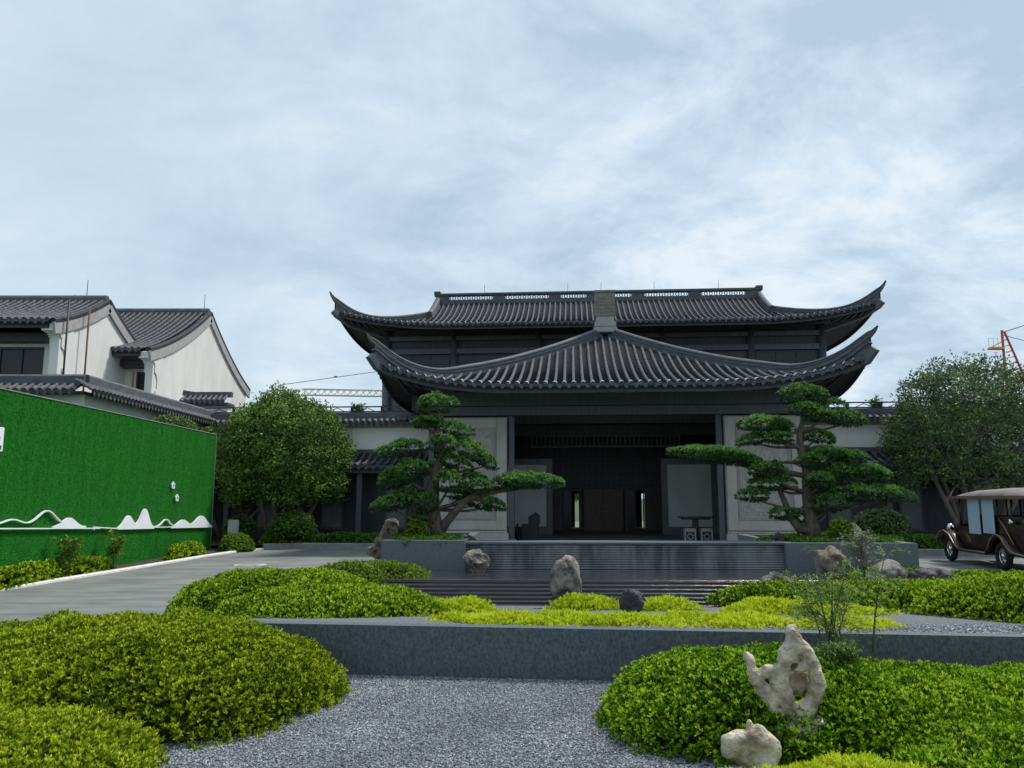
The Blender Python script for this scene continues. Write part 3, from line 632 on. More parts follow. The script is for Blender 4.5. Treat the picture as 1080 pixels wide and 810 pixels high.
# back wall of the porch with doors
b = MB(); BX(b, -3.9, -1.98, 39.5, 39.68, 0, 5.4); BX(b, 2.07, 3.9, 39.5, 39.68, 0, 5.4); BX(b, -1.98, 2.07, 39.5, 39.68, 2.2, 5.4)
for x in (-1.05, -.88, .97, 1.14): BX(b, x - .05, x + .05, 39.45, 39.65, .0, 2.2)
b.build('door_surround', 'porch_wood_lifted', hall)
for k, (x0, x1) in enumerate(((-.83, .045), (.055, .92))):
    b = MB(); BX(b, x0, x1, 39.45, 39.52, .02, 2.18, 0, .01); d = b.build('door', 'brown_door', hall)
    b = MB()
    for z0, z1 in ((.15, .75), (.85, 2.05)):
        BX(b, x0 + .1, x1 - .1, 39.43, 39.449, z0, z1, 0, .008)
    b.build('door_panel', 'brown_door', d)
    xh = x1 - .09 if k == 0 else x0 + .09; MB().tube([(xh, 39.4 - D0, .9), (xh, 39.4 - D0, 1.25)], .015, 8).build('handle', 'chrome', d)
for x0, x1 in ((-1.95, -1.1), (1.19, 2.04)):
    b = MB()
    for a0, a1, c0, c1 in ((x0, x0 + .06, .02, 2.18), (x1 - .06, x1, .02, 2.18), (x0 + .061, x1 - .061, .02, .1), (x0 + .061, x1 - .061, 2.1, 2.18), ((x0 + x1) / 2 - .02, (x0 + x1) / 2 + .02, .1, 2.1)): BX(b, a0, a1, 39.46, 39.52, c0, c1)
    d = b.build('glazed_door', 'porch_wood_lifted', hall)
    for j in (0, 1):
        a0 = x0 + .062 if j == 0 else (x0 + x1) / 2 + .021; a1 = (x0 + x1) / 2 - .021 if j == 0 else x1 - .062
        m_ = MB(); BX(m_, a0, a1, 39.485, 39.495, .1, 2.1); m_.build('pane', 'glass_dark', d) if j == 0 else None
b = MB()
for z in (2.3, 2.9, 3.5, 4.1): BX(b, -3.85, 3.85, 39.42, 39.495, z, z + .06)
for k in range(27): BX(b, -3.85 + k * .296, -3.81 + k * .296, 39.43, 39.494, 2.36, 4.1)
b.build('transom_lattice', 'mid_wood', hall)
for x in (-5, -2.5, 0, 2.5, 5):
    b = MB(); BX(b, x - .09, x + .09, 28.06, 39.3, 5.06, 5.26); b.build('cross_beam', 'porch_wood_lifted', hall)
for x in (-5.0, 5.05):
    sg_ = -1 if x > 0 else 1; b = MB(); b.bar((x - .2 * sg_, 31.6 - D0, 3.9), (x + .6 * sg_, 31.6 - D0, 4.7), .1); b.build('brace', 'porch_wood_lifted', hall)
    b = MB(); BX(b, x - .2 * sg_ - .1, x - .2 * sg_ + .1, 31.5, 31.7, .16, 4.7, 0, .01); b.build('inner_column', 'mid_wood', hall)
# inner screens with white fields
for x0, x1 in ((-4.75, -2.35), (2.4, 4.8)):
    b = MB()
    for a0, a1, c0, c1 in ((x0, x0 + .26, .16, 3.46), (x1 - .26, x1, .16, 3.46), (x0 + .261, x1 - .261, 3.2, 3.46), (x0 + .261, x1 - .261, .16, .5)): BX(b, a0, a1, 34.95, 35.15, c0, c1, 0, .01)
    d = b.build('screen_frame', 'pane_grey', hall); m_ = MB(); BX(m_, x0 + .262, x1 - .262, 35.0, 35.08, .51, 3.195); m_.build('white_field', 'white_wall', d)
# overhead beams and lattice inside the porch
for yy, z0, z1 in ((31.5, 4.7, 5.05), (35.0, 4.5, 4.95)):
    b = MB(); BX(b, -6.5, 6.5, yy, yy + .22, z0, z1); b.build('beam', 'porch_wood_lifted', hall)
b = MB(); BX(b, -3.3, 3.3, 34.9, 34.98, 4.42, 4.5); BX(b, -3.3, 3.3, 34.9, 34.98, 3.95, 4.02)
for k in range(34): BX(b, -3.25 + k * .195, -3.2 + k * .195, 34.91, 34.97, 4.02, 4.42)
b.build('lattice_frieze', 'porch_wood_lifted', hall)
for y in np.arange(26.1, 27.7, 20): pass
b = MB()
for x in np.arange(-7.3, 7.31, .31):  # rafters under the front eave
    zz = zp(x, 25.75) - .2; z2 = zp(x, 27.7) - .2; b.sweep([(x, 25.72 - D0, zz), (x, 27.7 - D0, z2)], [(-.04, -.1), (-.04, 0), (.04, 0), (.04, -.1)])
b.build('rafters', 'dark_wood', pr)
b = MB()
for x in np.arange(-12.4, 12.41, .31):
    zz = zu(x, 37.75) - .2; z2 = zu(x, 39.3) - .22; b.sweep([(x, 37.72 - D0, zz), (x, 39.4 - D0, z2)], [(-.04, -.1), (-.04, 0), (.04, 0), (.04, -.1)])
b.build('rafters', 'dark_wood', ur)

# ================================================================ SIDE WINGS
def wing(label, x0, x1, D, posts, sgn):
    cx_ = (x0 + x1) / 2; t = thing('side_wing', label, 'building', HL(cx_, D), -PSI)
    def bx(b, a0, a1, y0, y1, z0, z1, mi=0, bev=0): return b.box(a0 - cx_, a1 - cx_, y0, y1, z0, z1, mi, bev)
    b = MB(); bx(b, x0, x1, 0, .25, 3.3, 4.52); b.build('white_wall', 'cream_wall', t)
    b = MB(); bx(b, x0, x1, -.05, .3, 4.52, 4.68, 0, .01); b.build('string_course', 'trim_grey', t)
    # tiled coping
    ln = [[(x - cx_, -.32, 4.72), (x - cx_, -.1, 4.82), (x - cx_, .14, 5.0)] for x in np.arange(x0, x1, .24)]
    c_ = bx(MB(), x0, x1, -.1, .3, 4.69, 5.02).build('coping', 'ridge_mat', t); tiles(ln, c_, .06, .2, joint=False, em='tile_barrel')
    bx(MB(), x0, x1, .05, .3, 5.02, 5.16).build('coping_top', 'ridge_mat', c_)
    # roof terrace railing
    b = MB(); 
    for z in (5.22, 5.42): bx(b, x0, x1, .5, .56, z, z + .05)
    for x in np.arange(x0 + .3, x1, 1.25): bx(b, x - .05, x + .05, .48, .58, 5.0, 5.47)
    for x in np.arange(x0 + .3, x1 - 1, 1.25):
        b.bar((x + .3 - cx_, .53, 5.26), (x + .62 - cx_, .53, 5.4), .03); b.bar((x + .94 - cx_, .53, 5.26), (x + .62 - cx_, .53, 5.4), .03)
    b.build('railing', 'black_metal', t)
    # lower pent roof
    ln = [[(x - cx_, -1.5 + 1.5 * k / 6, 2.95 + .28 * (k / 6) + .32 * (k / 6) ** 2) for k in range(7)] for x in np.arange(x0, x1, .28)]
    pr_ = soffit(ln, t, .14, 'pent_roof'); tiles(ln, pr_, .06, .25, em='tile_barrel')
    bx(MB(), x0, x1, -.1, 0.02, 3.5, 3.66).build('flashing', 'ridge_mat', pr_)
    b = MB(); bx(b, x0, x1, .02, .22, 0, 3.3); b.build('lower_wall', 'dark_wood', t)
    for x in posts:
        m_ = MB(); bx(m_, x - .1, x + .1, -1.2, -1.0, 0, 2.95, 0, .01); m_.build('post', 'mid_wood', t)
    for x in [p + 1.2 for p in posts[:-1]]:
        m_ = MB(); bx(m_, x - .45, x + .45, -.05, .01, .5, 2.5, 0, .01); w = m_.build('window', 'mid_wood', t); m_ = MB(); bx(m_, x - .36, x + .36, -.07, -.051, .6, 2.4); m_.build('pane', 'pane_grey', w)
    b = MB(); bx(b, x0, x1, 0.3, 7, 4.9, 5.0); b.build('terrace', 'kerb_dark', t); b = MB(); e0 = x0 if sgn < 0 else x1 - .2; bx(b, e0, e0 + .2, .26, 7, 0, 4.9); b.build('end_wall', 'cream_wall', t)
    return t
wing('low white wing left of the hall with tiled coping and dark ground floor', -22, -6.25, 31, [-20, -17.4, -14.8, -12.2, -9.6, -7.0], -1)
wing('low white wing right of the hall with tiled coping behind the pine', 6.5, 26, 31, [7.4, 10, 12.6, 15.2, 17.8, 20.4, 23], 1)
# ================================================================ WHITE GABLED HOUSES
def house(label, xg, xl, y0, yr, y1, ze, zr, over=.75, win=(-.55, .45)):
    """gable wall in the plane x=xg facing right; the ridge runs to xl on the left"""
    t = thing('gabled_house', label, 'house', ((xg + xl) / 2, yr, 0)); ox, oy = (xg + xl) / 2, yr
    def zs(y):
        if y <= yr: s = (y - y0) / (yr - y0)
        else: s = (y1 - y) / (y1 - yr)
        return ze + (zr - ze) * (.62 * s + .38 * s * s)
    ys = np.linspace(y0 + .5, y1 - .5, 21)
    g = [(y - oy, zs(y) - .12) for y in ys]; g = [(ys[0] - oy, 0)] + g + [(ys[-1] - oy, 0)]
    b = MB(); b.prism(g, 'x', xg - .3 - ox, xg - ox)
    b.box(xl - ox, xg - .301 - ox, y1 - .8 - oy, y1 - .5 - oy, 0, ze + .1); b.build('gable_wall', 'white_wall', t)
    # front wall set back under the eave with an opening
    yf = y0 + over + .5 - oy; wx0, wx1 = xg + win[0] - ox, xg + win[1] - ox
    b = MB(); zt, zb = ze - .75, ze - 2.4
    if wx1 - wx0 > .3:
        b.box(xl - ox, wx0, yf, yf + .25, 0, ze - .3).box(wx1, xg - .301 - ox, yf, yf + .25, 0, ze - .3).box(wx0, wx1, yf, yf + .25, 0, zb).box(wx0, wx1, yf, yf + .25, zt, ze - .3)
    b.build('front_wall', 'white_wall', t)
    f = MB(); q = .08
    f.box(wx0, wx0 + q, yf - .03, yf + .1, zb, zt).box(wx1 - q, wx1, yf - .03, yf + .1, zb, zt).box(wx0 + q, wx1 - q, yf - .028, yf + .1, zt - q, zt).box(wx0 + q, wx1 - q, yf - .028, yf + .1, zb, zb + q)
    nn = max(int((wx1 - wx0) / .8), 1)
    for k in range(1, nn): xx = wx0 + (wx1 - wx0) * k / nn; f.box(xx - .03, xx + .03, yf - .02, yf + .08, zb + q, zt - q)
    w = f.build('window', 'dark_wood', t); MB().box(wx0 + q, wx1 - q, yf + .03, yf + .05, zb + q, zt - q).build('pane', 'glass_dark', w)
    MB().box(xl - ox, xg - .35 - ox, yf - .5, yf - .001, ze - .62, ze - .3).build('lintel', 'dark_wood', t)
    # corbelled pier under the front end of the gable
    b = MB(); pf = y0 + .1 - oy
    b.prism([(yf + .1, 0), (yf - .35, 0), (yf - .35, ze - 1.75), (yf - .45, ze - 1.75), (yf - .45, ze - 1.6), (yf - .35, ze - 1.55), (yf - .35, ze - 1.15), (yf - .45, ze - .95), (yf - .62, ze - .85), (yf - .62, ze - .55), (yf - .8, ze - .4), (pf, ze - .35), (pf, ze - .1), (yf + .1, ze + .2)], 'x', xg - .42 - ox, xg + .04 - ox); b.build('corbel_pier', 'white_wall', t)
    # bargeboard and dark edge
    yy = np.linspace(y0 + .05, yr, 12); yb = np.linspace(yr, y1 - .05, 12)
    b = MB()
    for arr in (yy, yb): b.sweep([(xg + .04 - ox, y - oy, zs(y) - .28) for y in arr], [(-.05, -.22), (-.05, .2), (.05, .2), (.05, -.22)])
    b.build('bargeboard', 'trim_grey', t)
    b = MB()
    for arr in (yy, yb): b.sweep([(xg - .02 - ox, y - oy, zs(y) - .02) for y in arr], [(-.12, -.08), (-.12, .04), (-.05, .09), (.05, .09), (.12, .04), (.12, -.08)])
    b.build('gable_edge', 'tile_dark', t)
    ln = [[(x - ox, y - oy, zs(y)) for y in np.linspace(y0 - .02, yr, 10)] for x in np.arange(xl, xg - .12, .27)]
    rf = soffit(ln, t, .15, 'roof'); tiles(ln, rf, .06, .3, em='tile_barrel')
    lb = [[(x - ox, y - oy, zs(y)) for y in np.linspace(y1, yr, 8)] for x in np.arange(xl, xg - .12, .54)]
    tiles(lb, rf, .09, .6, False, joint=False, name='back_tiles')
    b = MB(); b.sweep([(xl - ox, yr - oy, zr), (xg - .05 - ox, yr - oy, zr)], [(-.16, -.15), (-.16, .08), (-.1, .18), (.1, .18), (.16, .08), (.16, -.15)]); b.build('ridge', 'ridge_mat', rf)
    return t
h1 = house('white gabled house behind the green wall, nearest, with two thin poles on its gable', -16.3, -34, 27.3, 31.0, 34.7, 8.0, 9.65, win=(-9, -.95))
h2 = house('white gabled house further back with a tall bare gable beside the round tree', -14.8, -30, 31.5, 37.7, 43.9, 7.75, 10.75, win=(-1.0, -.45))
MB().box(-15.95 + 22.4, -15.9 + 22.4, 32.64 - 37.7, 32.7 - 37.7, 5.5, 7.0).build('yellow_jamb', 'yellow_paint', h2)
for (x, y, m_, z1) in ((-16.1, 27.9, 'black_metal', 8.9), (-16.05, 29.2, 'rust', 8.9)):
    MB().tube([(x + 25.15, y - 31, 4.0), (x + 25.15, y - 31, z1)], .035, 6, cap=True).build('pole', m_, h1)
for h, x, y, z in ((h1, -17.2, 31, 9.7), (h2, -15.1, 37.7, 10.85), (h2, -21.5, 37.7, 10.85)):
    MB().tube([(x - h.location.x, y - h.location.y, z), (x - h.location.x, y - h.location.y, z + .8)], .014, 5).build('lightning_rod', 'black_metal', h)
# courtyard wall with tiled coping, corner at its right end
t = thing('courtyard_wall', 'white courtyard wall with tiled coping turning a corner above the green wall', 'wall', (-12.4, 22.5, 0)); ox, oy = -12.4, 22.5
b = MB(); b.box(-30, 0, .15, .4, 0, 4.72).box(-.25, 0, .401, 11.5, 0, 4.72); b.build('white_wall', 'white_wall', t)
b = MB(); b.box(-30, .06, .05, .145, 4.25, 4.4).box(.001, .08, .146, 11.5, 4.25, 4.4); b.build('string_course', 'trim_grey', t)
ln = [[(x, -.25 + .55 * k / 2, 4.78 + .3 * k / 2) for k in range(3)] for x in np.arange(-30, .05, .23)]
c_ = MB().box(-30, .05, -.02, .5, 4.73, 4.8).box(-.3, .25, .501, 11.5, 4.73, 4.8).build('coping', 'ridge_mat', t); tiles(ln, c_, .06, .25, joint=False, em='tile_barrel')
ln = [[(.38 - .5 * k / 2, y, 4.78 + .3 * k / 2) for k in range(3)] for y in np.arange(-.2, 11.5, .23)]; tiles(ln, c_, .06, .25, joint=False, em='tile_barrel')
b = MB(); b.sweep([(-30, .3, 5.12), (-.05, .3, 5.12)], [(-.16, -.12), (-.16, .14), (-.1, .2), (.1, .2), (.16, .14), (.16, -.12)]).sweep([(-.1, .25, 5.119), (-.1, 11.5, 5.119)], [(-.16, -.12), (-.16, .14), (-.1, .2), (.1, .2), (.16, .14), (.16, -.12)]); b.build('coping_ridge', 'ridge_mat', c_)
# short end wall near the round tree
t = thing('wall_end', 'short white wall end with a dark tiled cap beside the round tree', 'wall', (-13.0, 33.5, 0))
MB().box(-.9, .9, -.2, .2, 0, 5.6).build('white_wall', 'white_wall', t); c_ = MB().box(-1.0, 1.0, -.4, .4, 5.61, 5.75, 0, .03).build('cap', 'ridge_mat', t)
ln = [[(x, -.5 + .5 * k / 2, 5.8 + .3 * k / 2) for k in range(3)] for x in np.arange(-.95, 1.0, .22)]; tiles(ln, c_, .06, .2, joint=False, em='tile_barrel')
MB().sweep([(-1.1, 0, 6.2), (-.6, 0, 6.12), (1.0, 0, 6.12)], [(-.1, -.1), (-.1, .12), (.1, .12), (.1, -.1)]).build('cap_ridge', 'ridge_mat', c_)

# ================================================================ GREEN TURF WALL
GX = -10.2
t = thing('green_wall', 'long hoarding covered in green artificial turf with white mountain shapes', 'hoarding', (GX, 20, 0))
MB().box(-.12, 0, -9.5, 7.1, -.05, 3.9).build('turf_panel', 'turf', t)
n = 120000  # short turf blades standing out of the panel
P = np.stack([np.zeros(n) + .002, rng.uniform(-6, 7.1, n), rng.uniform(.0, 3.9, n)], 1)
D = nrm(np.stack([np.ones(n) * .8, rng.normal(0, .45, n), rng.normal(-.35, .4, n)], 1)); leafmat('turf_blade', [(0, (.012, .15, .012)), (.5, (.022, .225, .022)), (1, (.05, .33, .04))], tr=.1)
leaves('turf_blades', P, D, np.tile([0., 0, 1.], (n, 1)), rng.uniform(.018, .035, n), rng.uniform(.006, .011, n), 'turf_blade', t, np.clip(rng.uniform(.3, .7, n) + .16 * np.sin(P[:, 1] * 6.1) * np.sin(P[:, 1] * 1.7 + 2) + .12 * np.sin(P[:, 1] * 19), 0, 1)); 
MB().box(-.13, .02, -9.5, 7.12, 3.902, 3.925).build('top_trim', 'kerb_dark', t); MB().box(-.13, .02, 7.101, 7.125, -.05, 3.9).build('end_trim', 'kerb_dark', t)
def wy(u): return GX * 830 / (u - 540) * .9895 - 20     # photo column -> run along the wall
def relief(name, poly, d=.05):
    b = MB(); b.prism(poly, 'x', .03, .03 + d); return b.build(name, 'white_board', t)

def zb_(y): return 1.05 - .028 * y - (.05 if y > -.6 else 0)
def hump(name, y0, y1, ps):
    ys = np.linspace(y0, y1, 60); z = sum(h * np.exp(-((ys - c) / w) ** 2) for c, w, h in ps); z = z - np.interp(ys, [y0, y1], [z[0], z[-1]])
    return relief(name, [(y, zb_(y) + .01 + max(zz, 0)) for y, zz in zip(ys, z)] + [(y1, zb_(y1) - .04), (y0, zb_(y0) - .04)])
def ribbon(name, f, y0, y1, w=.026, n=40):
    ys = np.linspace(y0, y1, n); b = MB()
    b.sweep([(.055, y, f(y)) for y in ys], [(-.024, -w / 2), (-.024, w / 2), (.024, w / 2), (.024, -w / 2)]); return b.build(name, 'white_board', t)
ribbon('horizon_line', zb_, -6.6, -.34, n=2); ribbon('horizon_line', lambda y: zb_(y) - .02, -.62, .65, n=2); ribbon('horizon_line', zb_, 2.5, 3.9, n=2)
MB().sweep([(.056, -.62, zb_(-.65) - .01), (.056, -.62, zb_(0) - .02)], [(-.024, -.017), (-.024, .017), (.024, .017), (.024, -.017)]).build('line_step', 'white_board', t)
ribbon('hill_outline', lambda y: zb_(y) + .06 + .1 * math.exp(-((y + 3.78) / .35) ** 2) + .29 * math.exp(-((y + 2.6) / .42) ** 2), -6.5, -1.95)
ribbon('hill_outline', lambda y: zb_(y) + .02 + .2 * math.exp(-((y - 3.4) / .33) ** 2), 2.6, 4.1)
hump('hill', -2.35, -1.0, [(-1.72, .36, .2)]); hump('mountain', .55, 2.62, [(1.1, .33, .33), (2.02, .34, .52)]); hump('hill', 3.75, 7.0, [(4.6, .5, .22), (6.05, .62, .36)])
for y, z in ((3.77, 2.12), (4.09, 1.75)):
    b = MB()
    for k in range(5):
        a = 2 * math.pi * k / 5 + .3; b.prism([(y + .07 * math.cos(a) + .052 * math.cos(q), z + .065 * math.sin(a) + .048 * math.sin(q)) for q in np.linspace(0, 2 * math.pi, 11)[:-1]], 'x', .03, .06 + .002 * k)
    f = b.build('flower', 'white_board', t); MB().prism([(y + .03 * math.cos(q), z + .03 * math.sin(q)) for q in np.linspace(0, 6.28, 9)[:-1]], 'x', .061, .08).build('flower_centre', 'pane_grey', f)
b = MB().box(.03, .06, -5.05, -4.3, 2.66, 3.14, 0, .008); sg = b.build('sign_plate', 'white_board', t)
MB().box(.0605, .066, -5.0, -4.36, 2.7, 2.78).box(.0605, .066, -4.98, -4.42, 2.86, 2.95).box(.0605, .066, -4.55, -4.47, 2.79, 3.06).build('sign_strokes', 'mid_wood', sg)
# small grey cabinet on a post past the end of the green wall
t = thing('meter_box', 'small pale grey box on a thin post beside the end of the green wall', 'utility box', (-9.55, 27.4, 0))
MB().box(-.16, .16, -.1, .1, .55, 1.0, 0, .01).build('cabinet', 'kerb', t); MB().tube([(0, 0, 0), (0, 0, .55)], .03, 8).build('post', 'black_metal', t)

# ================================================================ CRANES (far behind)
def lattice(b, a, c, w, n, tk):
    a, c = Vector(a), Vector(c); d = (c - a).normalized(); s = d.cross(Vector((0, 0, 1))); s = s.normalized() if s.length > .1 else Vector((0, 1, 0)); u = s.cross(d).normalized()
    cs = [s * w / 2 + u * w / 2, -s * w / 2 + u * w / 2, -s * w / 2 - u * w / 2, s * w / 2 - u * w / 2]
    for k in cs: b.bar(a + k, c + k, tk)
    for i in range(n):
        p = a + (c - a) * i / n; q = a + (c - a) * (i + 1) / n
        for k in range(4): b.bar(p + cs[k], q + cs[(k + 1) % 4], tk * .7)
    return b
t = thing('tower_crane', 'pale lattice crane jib reaching out behind the left of the hall', 'crane', (-18, 150, 0))
lattice(MB(), (0, 0, 0), (0, 0, 27), 1.7, 18, .28).build('mast', 'crane_white', t)
lattice(MB(), (-22.3, 0, 21.9), (10, 0, 21.3), 1.15, 26, .2).build('jib', 'crane_white', t)
b = MB(); b.tube([(-27, 0, 23.2), (0, 0, 27.0)], .06, 5).tube([(0, 0, 27), (9, 0, 22)], .06, 5); b.build('tie_rope', 'black_metal', t)
for x, z in ((-16, 24.85), (-8, 26.0)): MB().box(x - .3, x + .3, -.15, .15, z - .12, z + .12).build('rope_clamp', 'black_metal', t)
MB().box(-1.2, 1.2, -1.9, -.9, 19.2, 21.2, 0, .1).build('cab', 'crane_white', t)
t = thing('tower_crane', 'red crane head frame standing up behind the right tree', 'crane', (95.5, 150, 0))
lattice(MB(), (0, 0, 0), (0, 0, 24), 1.7, 18, .28).build('mast', 'red_paint', t)
b = MB(); b.bar((-.3, 0, 24), (-.25, 0, 34), .55).bar((3.6, 0, 24), (.2, 0, 33.8), .5); 
for k in range(7): z = 25 + k * 1.15; b.bar((-.25, 0, z), (3.3 - 3.2 * (z - 24) / 10, 0, z + .4), .16)
b.build('head_frame', 'red_paint', t)
b = MB(); b.box(-3.0, -.4, -.6, .6, 30.2, 30.6).bar((-3, 0, 30.4), (-.4, 0, 31.8), .2); b.build('platform', 'yellow_paint', t)
b = MB()
for x in (-3.0, -2.1, -1.2): b.bar((x, 0, 30.6), (x, 0, 32.4), .07)
b.bar((-3, 0, 32.4), (-1.2, 0, 32.4), .07); 
for k in range(8): b.bar((-2.2, 0, 24 + k * .8), (-1.4, 0, 24 + k * .8), .07)
b.bar((-2.2, 0, 24), (-1.9, 0, 29.5), .08).bar((-1.4, 0, 24), (-1.7, 0, 29.5), .08); b.build('ladder', 'black_metal', t)
b = MB(); b.tube([(0, 0, 33.6), (12, 0, 37.5)], .07, 5).tube([(0, 0, 33), (12, 0, 29.8)], .07, 5); b.build('ropes', 'black_metal', t)
lattice(MB(), (1, 0, 24), (14, 0, 30), 1.2, 10, .22).build('jib', 'red_paint', t)

# ================================================================ VINTAGE SHUTTLE CAR
car = thing('shuttle_car', 'dark brown vintage style shuttle car with pale canopy and blue curtains', 'car', (12.85, 20.9, 0), R(-6))
def wheel(x, y):
    tm = MB(); r0, rt = .27, .075
    for i in range(24):
        for k in range(8):
            a = 2 * math.pi * i / 24; q = 2 * math.pi * k / 8; rr = r0 + rt * math.cos(q); tm.v.append((rt * 1.05 * math.sin(q), rr * math.cos(a), rr * math.sin(a)))
    for i in range(24):
        for k in range(8): tm.f.append([i * 8 + k, i * 8 + (k + 1) % 8, ((i + 1) % 24) * 8 + (k + 1) % 8, ((i + 1) % 24) * 8 + k]); tm.m.append(0); tm.sm.append(True)
    w = tm.build('wheel', 'tyre', car, (x, y, .35)); b = MB(); b.tube([(-.06, 0, 0), (.06, 0, 0)], .06, 12)
    for k in range(14):
        a = 2 * math.pi * k / 14; b.tube([(0, .05 * math.cos(a), .05 * math.sin(a)), (0, .21 * math.cos(a), .21 * math.sin(a))], .009, 5)
    b.tube([(0, .21 * math.cos(a), .21 * math.sin(a)) for a in np.linspace(0, 2 * math.pi, 25)], .018, 6, cap=False); b.build('spoked_rim', 'chrome', w)
for x in (-.74, .74):
    for y in (-1.45, 1.45): wheel(x, y)
b = MB(); prof = [(1.25, .42), (1.25, 1.0), (1.95, .92), (2.02, .8), (2.02, .42)]
b.prism(prof, 'x', -.36, .36); bd = b.build('hood', 'car_brown', car)
MB().box(-.3, .3, 2.025, 2.07, .45, .9, 0, .02).build('grille', 'chrome', car)
b = MB(); b.box(-.66, -.62, -2.7, 1.05, .42, 1.0, 0, .01).box(.62, .66, -2.7, 1.05, .42, 1.0, 0, .01).box(-.619, .619, 1.0, 1.24, .42, 1.05, 0, .02).box(-.619, .619, -2.75, -2.65, .42, 1.75, 0, .02).box(-.66, .66, -2.64, 1.0, .36, .44); b.build('body', 'car_brown', car)
for sx in (-1, 1): MB().box(sx * .62 - .03, sx * .62 + .03, -2.68, -1.05, 1.001, 1.3, 0, .01).build('rear_panel', 'car_brown', car)
for y in (.35, -.55, -1.6):
    b = MB(); b.box(-.55, .55, y - .25, y + .25, .45, .8, 0, .04).box(-.55, .55, y - .33, y - .2, .8, 1.3, 0, .04); b.build('seat', 'tyre', car)
for sx in (-.62, .62):
    for y in (1.0, .32, -.35, -1.05, -1.75, -2.62): MB().tube([(sx, y, 1.0), (sx, y, 1.8)], .024, 6).build('canopy_post', 'car_brown', car)
b = MB(); b.box(-.58, .58, 1.03, 1.06, 1.06, 1.12).box(-.58, .58, 1.03, 1.06, 1.72, 1.78).box(-.6, -.56, 1.03, 1.06, 1.06, 1.78).box(.56, .6, 1.03, 1.06, 1.06, 1.78); ws = b.build('windscreen_frame', 'car_gold', car)
# canopy
ys = [1.3, 1.15, .4, -.6, -1.8, -2.7, -2.85]; zt = [1.8, 1.86, 1.97, 2.0, 2.0, 1.96, 1.85]; b = MB(); vs = []
for y, z in zip(ys, zt):
    for u in (-.82, -.78, -.4, 0, .4, .78, .82): vs.append((u, y, 1.78 if abs(u) > .8 else z - .12 * (u / .8) ** 2))
m_ = 7; b.add(vs, [(i * m_ + k, i * m_ + k + 1, (i + 1) * m_ + k + 1, (i + 1) * m_ + k) for i in range(6) for k in range(6)], 0, True)
b.box(-.815, .815, -2.84, 1.28, 1.76, 1.785); b.build('canopy', 'car_canopy', car)
b = MB(); b.box(-.83, -.815, -2.84, 1.28, 1.72, 1.8).box(.815, .83, -2.84, 1.28, 1.72, 1.8).box(-.82, .82, 1.285, 1.3, 1.72, 1.79); b.build('canopy_trim', 'car_gold', car)
def curtain(x, y0, y1, z0, z1):
    b = MB(); n = 14; vs = [(x + .012 * math.sin(k * 1.9), y0 + (y1 - y0) * k / n, z) for z in (z0, z1) for k in range(n + 1)]
    b.add(vs + [(a - .012, c, d) for a, c, d in vs], [(k, k + 1, n + 2 + k, n + 1 + k) for k in range(n)] + [(2 * n + 2 + k, 3 * n + 3 + k, 3 * n + 4 + k, 2 * n + 3 + k) for k in range(n)], 0, True); b.build('curtain', 'blue_curtain', car)
for x in (-.7, .7): curtain(x, -.32, .36, .82, 1.74); curtain(x, -1.06, -.42, .86, 1.74)
for sx in (-1, 1):  # flowing fenders joined by the running board
    pa = [(sx * .76, 1.98, .45), (sx * .76, 1.92, .62), (sx * .76, 1.72, .78), (sx * .76, 1.45, .82), (sx * .76, 1.15, .72), (sx * .76, .9, .5), (sx * .76, .65, .38)]
    b = MB(); b.sweep(pa, [(-.15, -.02), (-.13, .02), (0, .05), (.13, .02), (.15, -.02), (0, .02)], 0, True); b.build('front_fender', 'car_brown', car)
    pr_ = [(sx * .76, -.85, .36), (sx * .76, -1.02, .5), (sx * .76, -1.15, .7), (sx * .76, -1.4, .84), (sx * .76, -1.65, .8), (sx * .76, -1.85, .62), (sx * .76, -2.1, .45), (sx * .76, -2.7, .4)]
    b = MB(); b.sweep(pr_, [(-.15, -.02), (-.13, .02), (0, .05), (.13, .02), (.15, -.02), (0, .02)], 0, True); b.build('rear_fender', 'car_brown', car)
    b = MB(); b.tube([(p[0] + sx * .14, p[1], p[2] + .03) for p in pa], .022, 6).tube([(sx * .9, .65, .4), (sx * .9, -.85, .385)], .022, 6).tube([(p[0] + sx * .14, p[1], p[2] + .03) for p in pr_], .022, 6); b.build('gold_trim', 'car_gold', car)
    b = MB(); b.box(sx * .77 - .13, sx * .77 + .13, -.83, .64, .33, .38, 0, .01); b.build('running_board', 'car_brown', car)
    bm = bmesh.new(); bmesh.ops.create_uvsphere(bm, u_segments=14, v_segments=8, radius=.11, matrix=Matrix.Translation((sx * .5, 1.98, .92))); MB().bm(bm, 0, True).build('headlight', 'chrome', car)
    MB().tube([(sx * .66, -2.0, 1.15), (sx * .85, -2.05, 1.2)], .05, 10).build('side_lamp', 'chrome', car)
    b = MB(); b.tube([(sx * .68, -1.2, 1.25), (sx * .7, -1.5, 1.05), (sx * .7, -1.9, .6)], .02, 6); b.build('door_beading', 'car_gold', car)
b = MB(); b.tube([(-.3 + .17 * math.cos(a), .72 + .05 * math.sin(a), 1.1 + .17 * math.sin(a)) for a in np.linspace(0, 6.283, 17)], .012, 6, cap=False).tube([(-.3, .72, 1.1), (-.3, 1.0, .9)], .015, 6); b.build('steering_wheel', 'black_metal', car)

